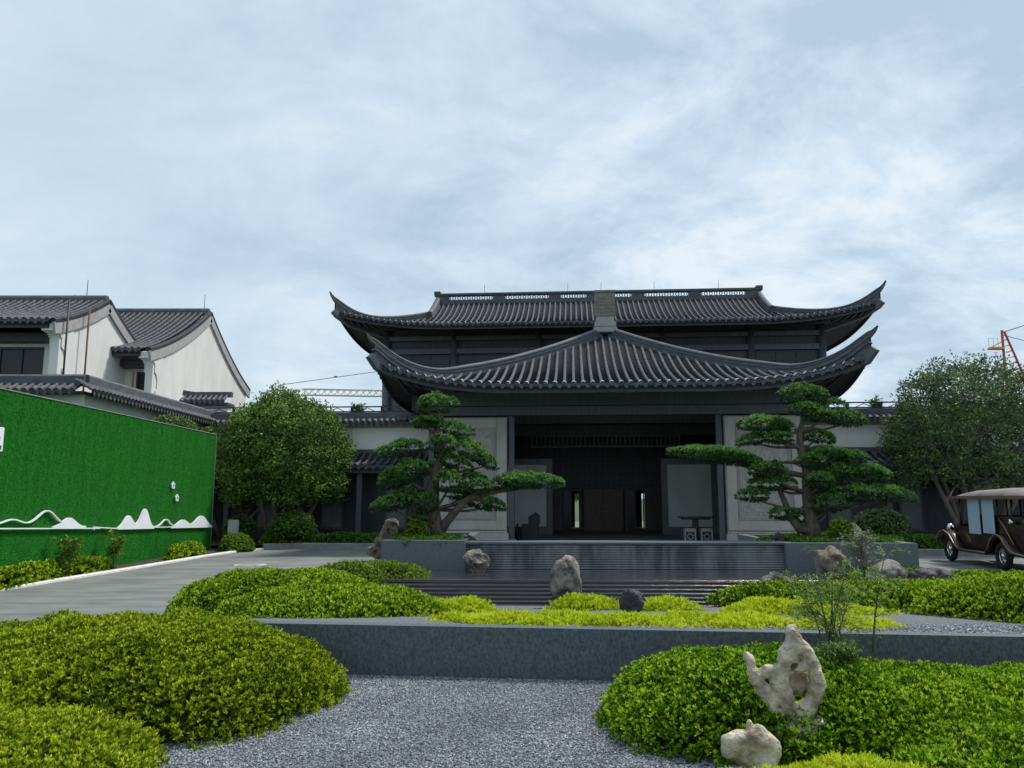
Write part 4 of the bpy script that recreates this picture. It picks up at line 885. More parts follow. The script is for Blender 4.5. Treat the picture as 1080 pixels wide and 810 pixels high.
# ================================================================ PORCH FURNITURE
p_ = HL(2.98, 29.5, .165)
t = thing('table', 'dark pedestal table standing in front of the right white screen', 'table', p_, -PSI)
MB().box(-.62, .62, -.25, .25, .86, .91, 0, .01).box(-.5, .5, -.2, .2, .8, .859, 0, .01).build('table_top', 'black_metal', t)
MB().box(-.1, .1, -.1, .1, .05, .8, 0, .01).build('pedestal', 'black_metal', t); MB().box(-.3, .3, -.2, .2, 0, .05, 0, .01).build('base', 'black_metal', t)
def stool(label, x, D):
    t = thing('stool', label, 'stool', HL(x, D, .165), -PSI, 'square stools under the table'); MB().box(-.2, .2, -.2, .2, .44, .5, 0, .015).build('seat', 'trim_grey', t)
    b = MB().box(-.2, -.16, -.2, .2, 0, .44).box(.16, .2, -.2, .2, 0, .44).box(-.159, .159, -.2, -.17, 0, .05).box(-.159, .159, -.2, -.17, .39, .44); b.build('frame', 'trim_grey', t)
    b = MB()
    for k in range(8):
        a = math.pi * k / 4 + .4; b.bar((.05 * math.cos(a), -.185, .22 + .05 * math.sin(a)), (.16 * math.cos(a), -.185, .22 + .16 * math.sin(a)), .02)
    b.tube([(.1 * math.cos(a), -.186, .22 + .1 * math.sin(a)) for a in np.linspace(0, 6.283, 17)], .012, 5, cap=False); b.build('fretwork', 'trim_grey', t); MB().box(-.155, .155, -.15, .15, .06, .38).build('inner_box', 'black_metal', t)
stool('white fretwork stool under the left half of the dark table', 2.7, 29.1); stool('white fretwork stool under the right half of the dark table', 3.28, 29.1)
t = thing('lectern', 'dark wooden stand with a peaked back in front of the left white screen', 'stand', HL(-3.05, 29.8, .165), -PSI)
MB().box(-.32, .3, -.25, .25, 0, .62, 0, .02).build('cabinet', 'black_metal', t); MB().prism([(-.08, .6), (.36, .6), (.36, .92), (.2, 1.06), (-.08, .88)], 'y', -.06, .1).build('peaked_back', 'black_metal', t)
for k in range(3):
    c = HL(-3.75 + k * .2, 29.9 , .165); tt = thing('floor_vase', ['dark slim vase on the porch floor, tallest of three by the stand', 'dark slim vase on the porch floor, middle of three by the stand', 'dark slim vase on the porch floor, closest to the peaked stand'][k], 'vase', c, 0, 'dark vases by the stand')
    MB().tube([(0, 0, 0), (0, 0, .2), (0, 0, .45), (0, 0, .58 - .03 * k), (0, 0, .66 - .04 * k)], [.06, .085, .08, .035, .045], 12).build('vase_body', 'black_metal', tt)
# ================================================================ ROCKS
def rock(name, label, loc, size, m, seed, rough=.35, rz=0, tilt=(0, 0), facets=0, sub=4, parent=None, sharp=2.2, cat='rock'):
    bm = bmesh.new(); bmesh.ops.create_icosphere(bm, subdivisions=sub, radius=1); r_ = random.Random(seed); off = Vector((r_.uniform(0, 50), r_.uniform(0, 50), r_.uniform(0, 50)))
    pl = [(Vector((r_.gauss(0, 1), r_.gauss(0, 1), r_.gauss(0, .8))).normalized(), r_.uniform(.55, .9)) for _ in range(facets)]
    for v in bm.verts:
        p = v.co.copy()
        for nn, d in pl:
            q = p.dot(nn)
            if q > d: p -= nn * (q - d) * .92
        k = noise.fractal(p * 1.4 + off, 1.0, 2.0, 4) * rough + (abs(noise.noise(p * sharp + off)) - .25) * rough * .8
        p *= 1 + k; v.co = Vector((p.x * size[0], p.y * size[1], p.z * size[2]))
    M_ = Matrix.Rotation(R(tilt[0]), 4, 'X') @ Matrix.Rotation(R(tilt[1]), 4, 'Y'); bmesh.ops.transform(bm, matrix=M_, verts=bm.verts)
    zmin = min(v.co.z for v in bm.verts)
    for v in bm.verts: v.co.z += -zmin - .12 * size[2]
    b = MB().bm(bm, 0, facets == 0); o = b.build(name, m, parent, loc); o.rotation_euler = (0, 0, R(rz)); return tag(o, label, cat)
rock('rock', 'grey upright rock standing in the shallow pool by the left planter', (-.66, 14.5, .4), (.25, .2, .21), 'rock_grey', 3, .3, 20, facets=6)
rock('rock', 'pale topped upright boulder in front of the middle of the cascade', (.83, 12.3, .1), (.25, .24, .44), 'rock_grey', 12, .16, 10, (0, -8), facets=9)
rock('rock', 'small black rock set between the two yellow green cushions', (1.56, 10.6, .22), (.2, .15, .19), 'rock_black', 8, .2, 0, facets=6)
rock('rock', 'low pale pyramid shaped rock at the right foot of the cascade', (4.15, 12.6, .25), (.28, .22, .19), 'rock_grey', 22, .15, 0, facets=8)
rock('rock', 'rounded brown boulder against the right granite planter', (5.6, 14.1, .28), (.28, .25, .3), 'rock_brown', 14, .3, 0)
rock('rock', 'wide low grey brown rock between the right shrubs', (6.15, 13.2, .28), (.4, .25, .22), 'rock_grey', 15, .3, 30)
rock('rock', 'dark jagged low rock on the right of the wide grey brown one', (6.75, 13.0, .25), (.34, .25, .19), 'rock_black', 19, .35, 0)
# scholar's rocks: blobs and bars fused, with carved holes
def holed(name, label, loc, adds, cuts, m, vox=.012, rz=0, disp=.012):
    b = bmesh.new()
    def blob(c, r):
        bmesh.ops.create_icosphere(b, subdivisions=3, radius=1, matrix=Matrix.Translation(c) @ Matrix.Rotation(R(r[3] if len(r) > 3 else 0), 4, 'Y') @ Matrix.Diagonal((r[0], r[1], r[2], 1)))
    for c, r in adds: blob(c, r)
    me = bpy.data.meshes.new('tmp'); b.to_mesh(me); b.free(); o = bpy.data.objects.new('tmp', me); COL.objects.link(o)
    md = o.modifiers.new('r', 'REMESH'); md.mode = 'VOXEL'; md.voxel_size = vox
    sm = o.modifiers.new('s', 'SMOOTH'); sm.iterations = 5; sm.factor = .6
    c = None
    if cuts:
        b = bmesh.new()
        for cc, r in cuts: blob(cc, r)
        mc = bpy.data.meshes.new('tmpc'); b.to_mesh(mc); b.free(); c = bpy.data.objects.new('tmpc', mc); COL.objects.link(c)
        rm = c.modifiers.new('r', 'REMESH'); rm.mode = 'VOXEL'; rm.voxel_size = vox
        bo = o.modifiers.new('b', 'BOOLEAN'); bo.operation = 'DIFFERENCE'; bo.object = c; bo.solver = 'FAST'
        r2_ = o.modifiers.new('r2', 'REMESH'); r2_.mode = 'VOXEL'; r2_.voxel_size = vox
        s2 = o.modifiers.new('s2', 'SMOOTH'); s2.iterations = 3; s2.factor = .5
    dg = bpy.context.evaluated_depsgraph_get(); me2 = bpy.data.meshes.new_from_object(o.evaluated_get(dg)); bpy.data.objects.remove(o)
    if c: bpy.data.objects.remove(c)
    me2.materials.clear(); me2.materials.append(M[m])
    nv = [v.normal.copy() for v in me2.vertices]
    for v, n in zip(me2.vertices, nv):
        p = v.co; k = (noise.fractal(p * 9, 1, 2, 4)) * disp + (abs(noise.noise(p * 14)) - .2) * disp * 1.1; v.co = p + n * k
    for p in me2.polygons: p.use_smooth = True
    me2.name = name; r_ = bpy.data.objects.new(name, me2); link(r_); r_.location = loc; r_.rotation_euler = (0, 0, R(rz)); return tag(r_, label, 'rock')
S_ = .0069
def q(u, v, y=0): return Vector(((u - 830) * S_, y, (757 - v) * S_))   # photo-size units -> metres in the rock's own frame
adds = [(q(796, 693), (.035, .05, .07, -25)), (q(799, 706), (.045, .06, .1, -22)), (q(808, 722), (.05, .07, .1, -28)), (q(816, 734), (.05, .07, .09, -20)),
 (q(812, 703), (.08, .05, .05, -20)), (q(824, 712), (.07, .07, .13, 0)), (q(828, 732), (.075, .08, .12, 10)), (q(838, 746), (.1, .09, .1)), (q(834, 690), (.075, .08, .13, 12)),
 (q(841, 677), (.07, .07, .1, 0)), (q(838, 667), (.045, .05, .07, -10)), (q(841, 662), (.02, .03, .045, 10)), (q(853, 688), (.055, .07, .13, -22)), (q(861, 708), (.05, .07, .15, -6)), (q(859, 726), (.055, .07, .13, 16)),
 (q(850, 741), (.06, .07, .09, 30)), (q(846, 700), (.05, .05, .05)), (q(858, 751), (.07, .07, .04)), (q(838, 760), (.16, .11, .1))]
adds.append((q(848, 712, .12), (.09, .03, .15)))
cuts = [(q(846, 715, -.06), (.045, .16, .095, 10)), (q(842, 731, 0), (.014, .3, .022, 0)), (q(836, 700, 0), (.016, .3, .011, -15)), (q(838, 697, -.06), (.028, .12, .02, -20)), (q(815, 718, -.07), (.022, .08, .05)), (q(820, 698, -.08), (.013, .06, .04, 25)), (q(850, 690, -.09), (.02, .07, .03, -20))]
holed('scholar_rock', 'tall pale eroded scholar rock with holes rising from the clipped shrubs', (1.87, 5.62, .2), [(c_, tuple(x * .93 if i_ < 3 else x for i_, x in enumerate(r_))) for c_, r_ in adds], cuts, 'rock_pale', .008, disp=.014)
adds = [(Vector((-.12, 0, .2)), (.12, .09, .06, -14)), (Vector((.0, 0, .21)), (.06, .07, .06)), (Vector((-.01, 0, .3)), (.026, .03, .05, 8)), (Vector((.08, 0, .19)), (.1, .08, .08, 30)), (Vector((.15, -.03, .1)), (.06, .08, .13, 12)), (Vector((.1, -.05, .0)), (.07, .08, .12, -10)), (Vector((-.14, 0, .12)), (.1, .07, .08)), (Vector((.0, 0, .08)), (.14, .07, .12)), (Vector((.06, .0, .26)), (.05, .05, .04, 30))]
holed('scholar_rock', 'low pale two lobed scholar rock lying in front of the tall one', (1.5, 5.2, .09), [(c_ * .85, tuple(x * .8 for x in r_[:3]) + tuple(r_[3:])) for c_, r_ in adds], [(Vector((.05, -.1, .12)), (.02, .06, .03))], 'rock_pale', .012)
# upright weathered rocks beside the pines
adds = [(Vector((.1, 0, .75)), (.18, .16, .18)), (Vector((.0, 0, .55)), (.2, .17, .25, 20)), (Vector((-.15, 0, .3)), (.18, .2, .28, 15)), (Vector((-.3, 0, .08)), (.25, .2, .16)), (Vector((.3, 0, .2)), (.16, .18, .22, -20)), (Vector((.05, 0, .0)), (.5, .25, .15))]
holed('scholar_rock', 'leaning brown weathered rock left of the left planter', (-2.62, 16.9, .58), [(c_ * .82, tuple(x * .8 for x in r_[:3]) + tuple(r_[3:])) for c_, r_ in adds], [(Vector((.04, -.16, .5)), (.04, .1, .06)), (Vector((.04, -.16, .25)), (.06, .12, .1)), (Vector((-.08, -.16, .37)), (.03, .08, .04))], 'rock_brown', .016, disp=.035)
adds = [(Vector((-.02, 0, .36)), (.09, .09, .08)), (Vector((.04, 0, .27)), (.13, .1, .09, 30)), (Vector((-.08, 0, .15)), (.16, .12, .1)), (Vector((.12, 0, .12)), (.12, .11, .12)), (Vector((0, 0, .0)), (.26, .16, .08))]
holed('scholar_rock', 'small pale weathered rock beside the right pine on its planter', (6.85, 16.0, .82), adds, [(Vector((-.02, -.1, .23)), (.04, .08, .03))], 'rock_pale', .018, disp=.02)

# ================================================================ SHRUBS
AZ = 'shrub'
# domes: cx, cy, rx, ry, rot, H, zbase
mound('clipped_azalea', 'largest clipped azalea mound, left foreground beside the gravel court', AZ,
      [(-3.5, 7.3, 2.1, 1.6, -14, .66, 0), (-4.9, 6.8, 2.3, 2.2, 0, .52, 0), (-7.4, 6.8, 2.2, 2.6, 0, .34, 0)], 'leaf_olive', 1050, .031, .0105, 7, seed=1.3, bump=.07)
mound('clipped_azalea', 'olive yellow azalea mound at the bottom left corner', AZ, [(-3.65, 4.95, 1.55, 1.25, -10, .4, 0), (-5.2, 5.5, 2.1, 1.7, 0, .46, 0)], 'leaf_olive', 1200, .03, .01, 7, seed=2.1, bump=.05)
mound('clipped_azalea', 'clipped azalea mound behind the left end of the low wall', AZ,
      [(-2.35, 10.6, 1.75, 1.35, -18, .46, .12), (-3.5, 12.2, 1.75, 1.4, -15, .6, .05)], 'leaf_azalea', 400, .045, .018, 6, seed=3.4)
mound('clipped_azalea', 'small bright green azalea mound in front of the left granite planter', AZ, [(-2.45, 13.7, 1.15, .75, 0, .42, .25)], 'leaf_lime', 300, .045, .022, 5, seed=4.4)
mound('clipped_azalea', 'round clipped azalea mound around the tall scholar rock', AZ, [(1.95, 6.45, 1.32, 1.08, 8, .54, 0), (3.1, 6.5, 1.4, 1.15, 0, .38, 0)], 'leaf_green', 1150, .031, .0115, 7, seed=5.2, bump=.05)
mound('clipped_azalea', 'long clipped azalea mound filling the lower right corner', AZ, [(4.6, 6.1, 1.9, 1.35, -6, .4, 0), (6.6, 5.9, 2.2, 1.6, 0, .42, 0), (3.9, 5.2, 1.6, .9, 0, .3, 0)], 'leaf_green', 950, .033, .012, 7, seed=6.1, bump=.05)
mound('azalea_hedge', 'dark green low azalea row at the right foot of the cascade', AZ, [(4.15, 12.1, 1.2, .6, 0, .34, .15)], 'leaf_azalea', 300, .048, .024, 5, seed=7.7)
mound('clipped_azalea', 'broad clipped azalea mound behind the sapling', AZ, [(5.2, 11.0, 1.3, 1.1, -10, .4, .2), (6.7, 11.3, 1.5, 1.3, 0, .42, .18)], 'leaf_azalea', 300, .048, .024, 5, seed=8.8)
mound('clipped_azalea', 'rounded clipped azalea mound at the right end of the raised bed', AZ, [(5.75, 9.35, 1.05, .9, 0, .42, .36), (7.0, 9.3, 1.4, 1.2, 0, .44, .36)], 'leaf_azalea', 450, .042, .017, 6, seed=9.3)
mound('clipped_azalea', 'far clipped azalea mound beside the road under the car', AZ, [(8.4, 13.9, 2.3, 1.5, -8, .4, .05), (6.9, 14.9, 1.3, 1.3, 0, .38, .1)], 'leaf_azalea', 230, .052, .026, 5, seed=10.2)
# yellow cushions
YL = dict(k=6, bump=.05, up=.9, spread=(.15, .8))
def yel(label, domes, seed, dens=620): return mound('yellow_shrub', label, 'ground shrub', domes, 'leaf_yellow', dens, .055, .011, seed=seed, group='yellow green cushions on the raised bed', **YL)
yel('small yellow green cushion on the left of the raised bed', [(-.72, 10.6, .62, .36, -5, .22, .2)], 1.1)
yel('long yellow green strip running along the back of the low wall', [(.35, 8.62, 1.25, .38, -6, .09, .42), (2.0, 8.5, 1.3, .42, -5, .1, .41), (3.1, 8.35, .9, .36, -6, .08, .42)], 2.3, 800)
yel('yellow green cushion on the left side of the black rock', [(1.02, 11.2, .58, .36, 0, .25, .14)], 3.2)
yel('yellow green cushion on the right side of the black rock', [(2.1, 10.9, .55, .36, 0, .24, .15)], 4.3)
yel('wide yellow green cushion on the right around the sapling stems', [(3.35, 10.0, .85, .5, 5, .22, .26), (4.1, 9.7, .55, .4, 0, .18, .28)], 5.5)
mound('yellow_shrub', 'yellow green cushion at the bottom edge in front of the low pale rock', 'ground shrub', [(1.9, 4.75, .95, .42, 0, .2, 0)], 'leaf_yellow', 1500, .045, .01, seed=6.6, **YL)
# low hedge along the green wall and along the back kerb
HG = dict(L=.06, Wd=.032, k=5)
for lb, dm, mt in (
  ('long low hedge at the foot of the green wall', [(-10.02, 14.0, .3, 2.4, 3, .42, .03), (-9.92, 16.6, .28, 1.8, 3, .38, .03), (-9.85, 18.6, .26, 1.3, 3, .34, .03)], 'leaf_azalea'),
  ('short hedge clump at the far end of the green wall', [(-9.62, 23.7, .3, 1.3, 2, .42, .03)], 'leaf_azalea'),
  ('bright hedge mound just past the end of the green wall', [(-9.1, 26.5, .55, .6, 0, .5, .05)], 'leaf_lime'),
  ('rounded hedge mound on the kerb below the round tree', [(-8.1, 28.5, .9, .6, 0, .5, .12)], 'leaf_azalea'),
  ('dark low hedge between the round tree and the leaning rock', [(-5.9, 28.5, 1.6, .5, 0, .38, .12), (-4.6, 28.3, 1.2, .5, 0, .36, .12)], 'leaf_hedge'),
  ('low dark hedge behind the right kerb', [(10.5, 25.7, 1.5, .6, -4, .5, .12), (13.0, 25.3, 1.8, .6, -4, .45, .12)], 'leaf_hedge')):
    mound('hedge', lb, 'hedge', dm, mt, 330, seed=dm[0][0], group='low hedges along the kerbs', **HG)
def ball(label, c, r, rz_, z0, mt, dens=200, L=.07):
    t = thing('ball_shrub', label, 'shrub', (c[0], c[1], z0)); n = int(12.6 * r * r * dens)
    A = nrm(rng.normal(size=(n, 3))); A = A[A[:, 2] > -.55]; n = len(A); P = A * [r, r, rz_] * rng.uniform(.82, 1.02, n)[:, None] * (1 + .06 * np.sin(A[:, :1] * 7) * np.cos(A[:, 2:] * 6)) + [0, 0, rz_ * .85]
    sprigs('foliage', P, nrm(A + rng.normal(0, .3, A.shape)), 5, L, L * .5, mt, t, rng.uniform(.15, .75, n))
    bm = bmesh.new(); bmesh.ops.create_icosphere(bm, subdivisions=3, radius=1, matrix=Matrix.Translation((0, 0, rz_ * .85)) @ Matrix.Diagonal((r * .82, r * .82, rz_ * .82, 1))); MB().bm(bm, 0, True).build('twigs', 'twigs', t); return t
ball('dark clipped ball shrub at the foot of the round left tree', (-7.75, 28.2), .8, .55, .25, 'leaf_hedge')
ball('clipped ball shrub beyond the end of the green wall', (-9.75, 28.6), .55, .5, .2, 'leaf_hedge')
ball('dark clipped ball shrub behind the hedge on the right', (12.15, 26.4), .9, .62, .25, 'leaf_tree_grey')

# ================================================================ ROUND TREES
def crown_tree(name, label, loc, R_, Rz, zc, mt, seed, n_cl, stems, bark, base_r=.45, gap=.0, Lf=.1):
    r_ = np.random.default_rng(seed); t = thing(name, label, 'tree', loc)
    A = nrm(r_.normal(size=(n_cl, 3))); A = A[A[:, 2] > -.62]; n = len(A)
    rad = np.where(r_.uniform(size=n) < .72, r_.uniform(.82, 1.0, n), r_.uniform(.45, .85, n))
    lump = 1 + .05 * np.sin(A[:, 0] * 5 + seed) * np.sin(A[:, 1] * 5) + .04 * np.sin(A[:, 2] * 9 + A[:, 0] * 7)
    flat = np.where(A[:, 2] < -.1, 1 + .06 * A[:, 2], 1.0)
    C = A * np.array([R_, R_, Rz]) * (rad * lump * flat)[:, None] + [0, 0, zc]
    # leaf clusters
    k = 16; CP = np.repeat(C, k, 0) + r_.normal(0, .13, (n * k, 3)); AA = nrm(np.repeat(A, k, 0) + [0, 0, .35] + r_.normal(0, .5, (n * k, 3)))
    B = np.repeat(r_.uniform(.1, .75, n), k)
    sprigs('crown', CP, AA, 3, Lf, Lf * .45, mt, t, B, (.3, 1.3), .14)
    # stems and branches
    b = MB(); rr = random.Random(seed)
    for s in range(stems):
        a = 2 * math.pi * s / stems + rr.uniform(-.3, .3); p = Vector((base_r * .5 * math.cos(a), base_r * .5 * math.sin(a), 0)); d = Vector((math.cos(a) * .5, math.sin(a) * .5, 1)).normalized()
        pts = [p]; 
        for j in range(6): d = (d + Vector((rr.uniform(-.12, .12), rr.uniform(-.12, .12), .08))).normalized(); pts.append(pts[-1] + d * (zc * .22))
        b.tube(pts, [.1, .09, .08, .065, .05, .035, .02], 7)
        for j in range(14):
            k0 = rr.randint(2, 6); o = pts[k0]; i = rr.randrange(n); q_ = Vector(C[i]); 
            if (q_ - o).length > R_ * 1.25: continue
            m1 = o.lerp(q_, .5) + Vector((rr.uniform(-.15, .15), rr.uniform(-.15, .15), .12)); b.tube([o, m1, q_], [.035, .022, .008], 5, cap=False)
    b.build('trunk', bark, t); return t
tl = crown_tree('round_tree', 'round clipped multi stemmed tree left of the hall', (-8.65, 30.0, .1), 2.45, 2.6, 3.0, 'leaf_tree', 5, 3300, 5, 'bark_pale', .8)
for x0, y0, x1 in ((-1.9, -.6, -.35), (1.8, -.5, .3)):
    MB().tube([(x0, y0, 0), (x1, -.05, 1.75)], .045, 7).build('support_pole', 'bark_pale', tl)
crown_tree('round_tree', 'round airy multi stemmed tree behind the shuttle car', (15.9, 27.2, .1), 2.8, 2.85, 3.65, 'leaf_tree_grey', 9, 1500, 6, 'bark_pale', .9)
# creepers hanging on top of the courtyard wall
mound('creeper', 'tangled creeper growing along the courtyard wall top', 'plant', [(-12.0, 28.2, .3, 2.2, 2, .5, 4.1), (-11.9, 31.6, .35, 1.8, 0, .6, 3.9)], 'leaf_tree_grey', 120, .09, .04, 5, seed=3)
crown_tree('small_tree', 'loose leafy bush tree filling the gap left of the round tree', (-11.2, 31.4, .0), 1.1, 1.5, 3.2, 'leaf_tree_grey', 13, 420, 3, 'bark_pale', .4)

# ================================================================ CLOUD PRUNED PINES
def pine(label, loc, pads, trunk, limbs, s, ref, seed):
    """pads in photo-size units: centre u, v, width, height, depth (m), tilt; ref = foot of the trunk"""
    t = thing('cloud_pine', label, 'tree', loc); r_ = np.random.default_rng(seed)
    def U(u, v, y=0): return Vector(((u - ref[0]) * s, y, (ref[1] - v) * s))
    b = MB(); b.tube([U(*p[:2], p[3] if len(p) > 3 else 0) for p in trunk], [p[2] for p in trunk], 10)
    for L in limbs: b.tube([U(*p[:2], p[3]) for p in L], [p[2] for p in L], 7)
    PP = []; AA = []; BB = []
    for (u, v, w, h, dy, tl_) in pads:
        h = max(h * 1.08, 13); c = U(u, v, dy); rx, rz_ = w * s / 2 * .9, h * s / 2; ry = min(max(rx * .8, .22), .55)
        n = int(1150 * (rx * ry * 3.14 + .12)); th = r_.uniform(0, 6.283, n); rr = np.sqrt(r_.uniform(0, 1, n)); side = r_.uniform(size=n)
        lump = 1 + .16 * np.sin(3 * th + u) + .1 * np.sin(5 * th + v)
        x = rr * np.cos(th) * lump; y = rr * np.sin(th) * lump
        dome = np.sqrt(np.clip(1 - rr ** 2, 0, 1)); bumps = .22 * np.sin(x * 6 + u) * np.cos(y * 5 + v)
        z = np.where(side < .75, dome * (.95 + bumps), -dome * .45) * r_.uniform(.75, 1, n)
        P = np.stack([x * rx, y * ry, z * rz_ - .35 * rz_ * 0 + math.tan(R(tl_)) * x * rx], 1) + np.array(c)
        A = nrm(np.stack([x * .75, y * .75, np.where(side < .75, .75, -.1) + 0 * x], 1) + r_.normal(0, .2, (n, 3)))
        PP.append(P); AA.append(A); BB.append(np.where(side < .75, r_.uniform(.3, .85, n), r_.uniform(.0, .4, n)))  # pad tops lighter, undersides darker: shading put into the needle colour
        # twig limb reaching each pad from the trunk
        tp = min(trunk, key=lambda q_: abs(q_[1] - (v + h * .8)) + .15 * abs(q_[0] - u)); o = U(tp[0], tp[1], tp[3] if len(tp) > 3 else 0)
        e1 = c + Vector((0, 0, -rz_ * .35)); m1 = o.lerp(e1, .5) + Vector((0, 0, -.05)); b.tube([o, m1, e1], [.045, .03, .014], 6, cap=False)
        for k in range(5): q_ = c + Vector((r_.uniform(-.7, .7) * rx, r_.uniform(-.7, .7) * ry, 0)); b.tube([e1, q_], [.014, .006], 4, cap=False)
    b.build('trunk', 'bark', t)
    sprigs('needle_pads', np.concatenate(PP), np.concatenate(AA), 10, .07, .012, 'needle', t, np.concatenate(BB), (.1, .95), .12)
    return t
padsL = [(454, 428, 42, 24, 0, 0), (443, 447, 26, 10, -.1, 5), (473, 453, 38, 16, .15, -8), (452, 444, 20, 10, .1, 0), (420, 475, 52, 19, -.1, 8), (462, 471, 32, 20, -.3, 0), (489, 476, 44, 24, .15, -22), (507, 487, 26, 16, .2, -25),
 (426, 500, 50, 26, -.25, 12), (412, 508, 34, 20, .1, 14), (473, 488, 40, 16, .1, -18), (469, 510, 30, 26, -.3, 0), (455, 495, 30, 18, .3, 0), (449, 531, 22, 24, -.4, 0), (410, 531, 46, 17, -.1, 10), (427, 522, 34, 20, .2, 0),
 (501, 514, 28, 15, -.2, 0), (526, 511, 30, 18, -.1, 0), (555, 508, 66, 17, 0, -2), (540, 507, 40, 18, .1, 0), (494, 528, 42, 16, .25, -22), (515, 531, 26, 11, .3, -18), (481, 520, 30, 16, .2, 0), (492, 506, 30, 14, .2, 0), (437, 545, 24, 14, .2, 0)]
trunkL = [(458, 566, .17), (456, 552, .14), (452, 535, .13), (450, 515, .11), (454, 497, .1), (460, 484, .085), (460, 468, .07), (456, 455, .055), (457, 440, .04), (455, 430, .02)]
limbsL = [[(458, 560, .11, 0), (466, 548, .095, -.05), (477, 535, .08, -.1), (488, 524, .06, -.1), (500, 520, .045, -.1), (525, 516, .035, -.05), (560, 512, .02, 0)], [(452, 530, .07, 0), (435, 520, .05, 0), (418, 512, .03, 0)]]
pine('cloud pruned pine on the left granite planter', (-1.5, 16.3, .9), padsL, trunkL, limbsL, .0198, (458, 566), 31)
padsR = [(856, 421, 54, 24, 0, 0), (855, 437, 34, 14, -.2, 0), (889, 432, 30, 17, .1, 0), (871, 444, 30, 14, -.25, 0), (900, 446, 44, 20, 0, -6), (812, 452, 58, 17, -.1, 0), (832, 455, 26, 12, 0, 0), (806, 467, 36, 13, .25, 8), (827, 467, 30, 13, -.2, 0), (874, 463, 42, 15, .25, -14),
 (758, 483, 86, 15, 0, -4), (775, 487, 50, 18, .05, -6), (797, 490, 36, 15, .1, -10), (812, 500, 40, 18, -.2, 0), (824, 514, 54, 18, .2, 0), (861, 491, 32, 17, -.2, 0), (880, 482, 56, 14, .1, 0), (905, 486, 34, 12, 0, 0), (924, 503, 46, 19, 0, -8), (892, 504, 52, 26, .15, 0),
 (874, 513, 40, 22, .1, 0), (938, 525, 50, 19, -.1, -8), (903, 525, 54, 20, -.2, 0), (803, 526, 34, 15, .1, 0), (832, 545, 30, 13, .1, 0), (874, 535, 40, 24, -.25, 0), (860, 548, 30, 18, .2, 0), (908, 512, 44, 16, .3, 0), (818, 503, 24, 14, .2, 0), (862, 512, 28, 18, -.4, 0)]
trunkR = [(862, 572, .16), (860, 556, .14), (858, 540, .13), (857, 522, .115), (858, 505, .1), (856, 490, .085), (851, 474, .07), (852, 458, .06), (857, 444, .045), (857, 428, .025)]
limbsR = [[(858, 560, .1, 0), (848, 560, .09, .05), (840, 548, .075, .1), (834, 530, .06, .1), (828, 515, .045, .1)], [(857, 505, .06, 0), (835, 500, .05, 0), (808, 494, .04, 0), (775, 490, .03, 0), (750, 486, .015, 0)], [(858, 512, .06, 0), (885, 512, .045, .05), (915, 508, .03, 0)]]
pine('cloud pruned pine on the right granite planter', (6.2, 16.4, .86), padsR, trunkR, limbsR, .0198, (862, 572), 57)
# low planting on top of the two planters
mound('ground_cover', 'fine low green cover around the left pine on its planter', 'ground plant', [(-1.95, 16.0, .55, 1.1, 0, .1, .9), (-1.35, 16.0, .6, 1.1, 0, .1, .9)], 'leaf_hedge', 500, .05, .012, 5, seed=2, up=.8)
mound('ground_cover', 'low green cover at the foot of the right pine', 'ground plant', [(6.9, 16.3, .9, 1.2, 0, .12, .86), (5.8, 16.2, .8, 1.2, 0, .1, .86)], 'leaf_hedge', 400, .06, .018, 5, seed=4, up=.8)
ball('small bright leafy bush at the left pine trunk', (-1.9, 15.9), .2, .2, .92, 'leaf_lime', 900, .06)
ball('small bright leafy bush between the right pine and the pale rock', (6.45, 15.7), .2, .22, .9, 'leaf_lime', 900, .07)
rock('rock', 'small dark stone on the right edge of the left planter', (-.95, 15.6, .93), (.09, .08, .07), 'rock_black', 5, .2)
rock('rock', 'small dark pointed stone on the left edge of the right planter', (5.2, 15.6, .9), (.09, .08, .1), 'rock_black', 6, .25)

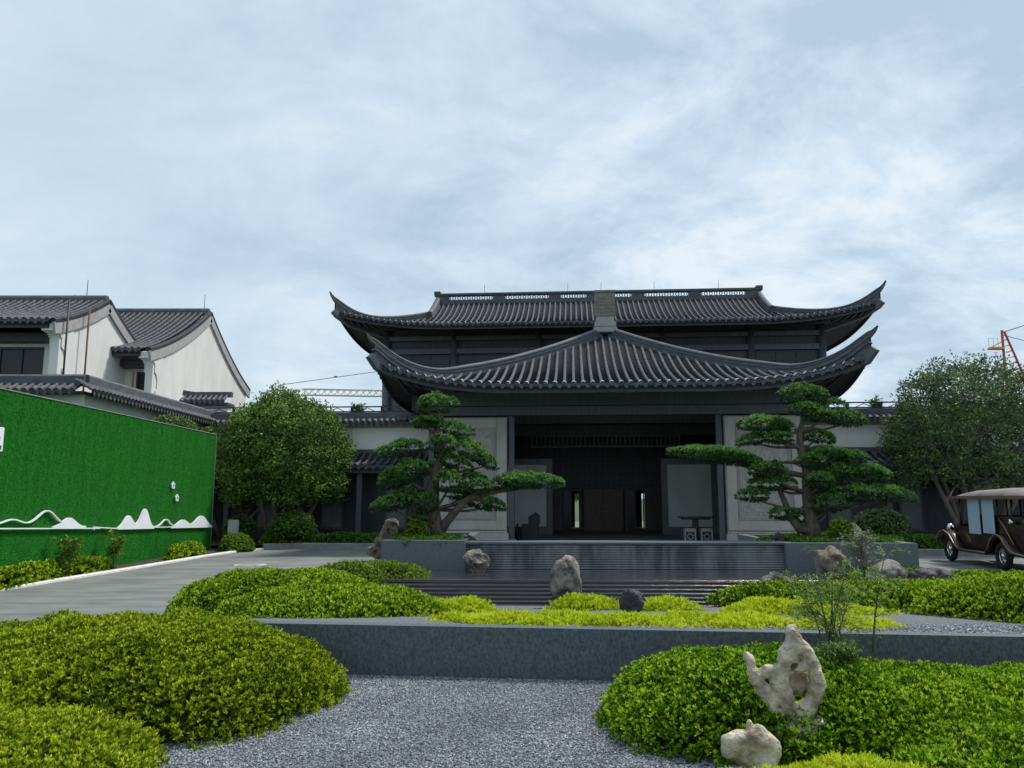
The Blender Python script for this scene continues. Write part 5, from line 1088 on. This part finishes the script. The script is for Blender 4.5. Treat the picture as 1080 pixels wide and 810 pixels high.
# ================================================================ THIN SAPLINGS
def sapling(name, label, loc, stems, h, mt, seed, nleaf, L=.07, Wd=.012, droop=.2, z_lo=.35, r=.28, sr=.009):
    t = thing(name, label, 'plant', loc); rr = random.Random(seed); b = MB(); P = []; D = []
    for s in range(stems):
        a = rr.uniform(0, 6.283); p = Vector((rr.uniform(-.06, .06), rr.uniform(-.06, .06), 0)); lean = Vector((rr.uniform(-.12, .12), rr.uniform(-.08, .08), 0)); pts = []; hh = h * rr.uniform(.75, 1.05)
        for k in range(8): q_ = k / 7; pts.append(p + Vector((lean.x * q_ * q_ * h * 2, lean.y * q_ * h, hh * q_)))
        b.tube(pts, [sr * (1 - .75 * k / 7) for k in range(8)], 5)
        for j in range(9):
            q_ = rr.uniform(z_lo, 1); i = min(int(q_ * 7), 6); o = pts[i].lerp(pts[i + 1], q_ * 7 - i); an = rr.uniform(0, 6.283); ln_ = r * rr.uniform(.5, 1.1) * (1.25 - q_ * .6)
            e_ = o + Vector((math.cos(an) * ln_, math.sin(an) * ln_, ln_ * (.5 - droop))); md = o.lerp(e_, .5) + Vector((0, 0, ln_ * .18)); b.tube([o, md, e_], [.003, .0022, .0012], 4, cap=False)
            for m_ in range(nleaf):
                f = rr.uniform(.15, 1); c = o.lerp(md, f * 2) if f < .5 else md.lerp(e_, f * 2 - 1); P.append(c + Vector((rr.gauss(0, .015), rr.gauss(0, .015), rr.gauss(0, .015)))); dd = (e_ - o).normalized() + Vector((rr.gauss(0, .6), rr.gauss(0, .6), rr.gauss(-droop, .4))); D.append(dd.normalized())
    b.build('stem', 'bark', t); n = len(P); P = np.array([tuple(x) for x in P]); D = np.array([tuple(x) for x in D]); g = np.random.default_rng(seed)
    leaves('leaves', P, D, np.tile([0., .1, 1.], (n, 1)), g.uniform(.7, 1.3, n) * L, g.uniform(.7, 1.2, n) * Wd, mt, t, g.uniform(0, 1, n)); return t
sapling('bamboo', 'feathery young bamboo clump behind the tall scholar rock', (2.72, 7.0, .2), 9, 1.02, 'leaf_bamboo', 3, 34, .05, .01, .3, .38, .4)
sapling('sapling', 'thin dark stemmed sapling with sparse leaves on the right of the bamboo', (3.0, 7.0, .2), 1, 1.25, 'leaf_bamboo', 8, 30, .05, .016, .1, .5, .3, .014)
sapling('fern_bush', 'soft dark green feathery bush at the right side of the tall scholar rock', (2.5, 6.35, .25), 22, .36, 'leaf_hedge', 5, 30, .045, .008, .35, .1, .16, .004)
sapling('silvery_shrub', 'loose silvery leaved shrub in front of the right planter', (5.9, 13.6, .3), 9, .85, 'leaf_silver', 6, 12, .06, .028, .1, .3, .35, .008)
sapling('wispy_shrub', 'small bright wispy shrub at the foot of the green wall, nearer one', (-9.75, 17.6, .03), 6, .85, 'leaf_lime', 7, 14, .09, .04, .2, .35, .2, .01)
sapling('wispy_shrub', 'small bright wispy shrub at the foot of the green wall, further one', (-9.7, 19.6, .03), 6, .9, 'leaf_lime', 9, 12, .09, .04, .2, .35, .18, .01)
sapling('terrace_plant', 'small potted shrub on the roof terrace behind the right railing', HL(10.6, 32.2, 5.0), 8, .7, 'leaf_hedge', 12, 14, .09, .04, .1, .3, .3, .01)
sapling('terrace_plant', 'small potted shrub on the roof terrace behind the left railing', HL(-10.4, 32.2, 5.0), 8, .6, 'leaf_hedge', 14, 14, .09, .04, .1, .3, .3, .01)
# trees seen only beyond the grounds, left and right of the hall
for k, (x, y, h) in enumerate(((-6, 58, 4), (3, 60, 4.5), (30, 52, 6.5), (38, 50, 7))):
    crown_tree('background_tree', ['far tree seen through the rear openings of the hall, left', 'far tree seen through the rear openings of the hall, right', 'far tree behind the right wing', 'furthest right tree behind the right wing'][k], (x, y, 0), 2.4, h * .4, h * .6, 'leaf_tree', 40 + k, 500, 3, 'bark', .4, Lf=.22)
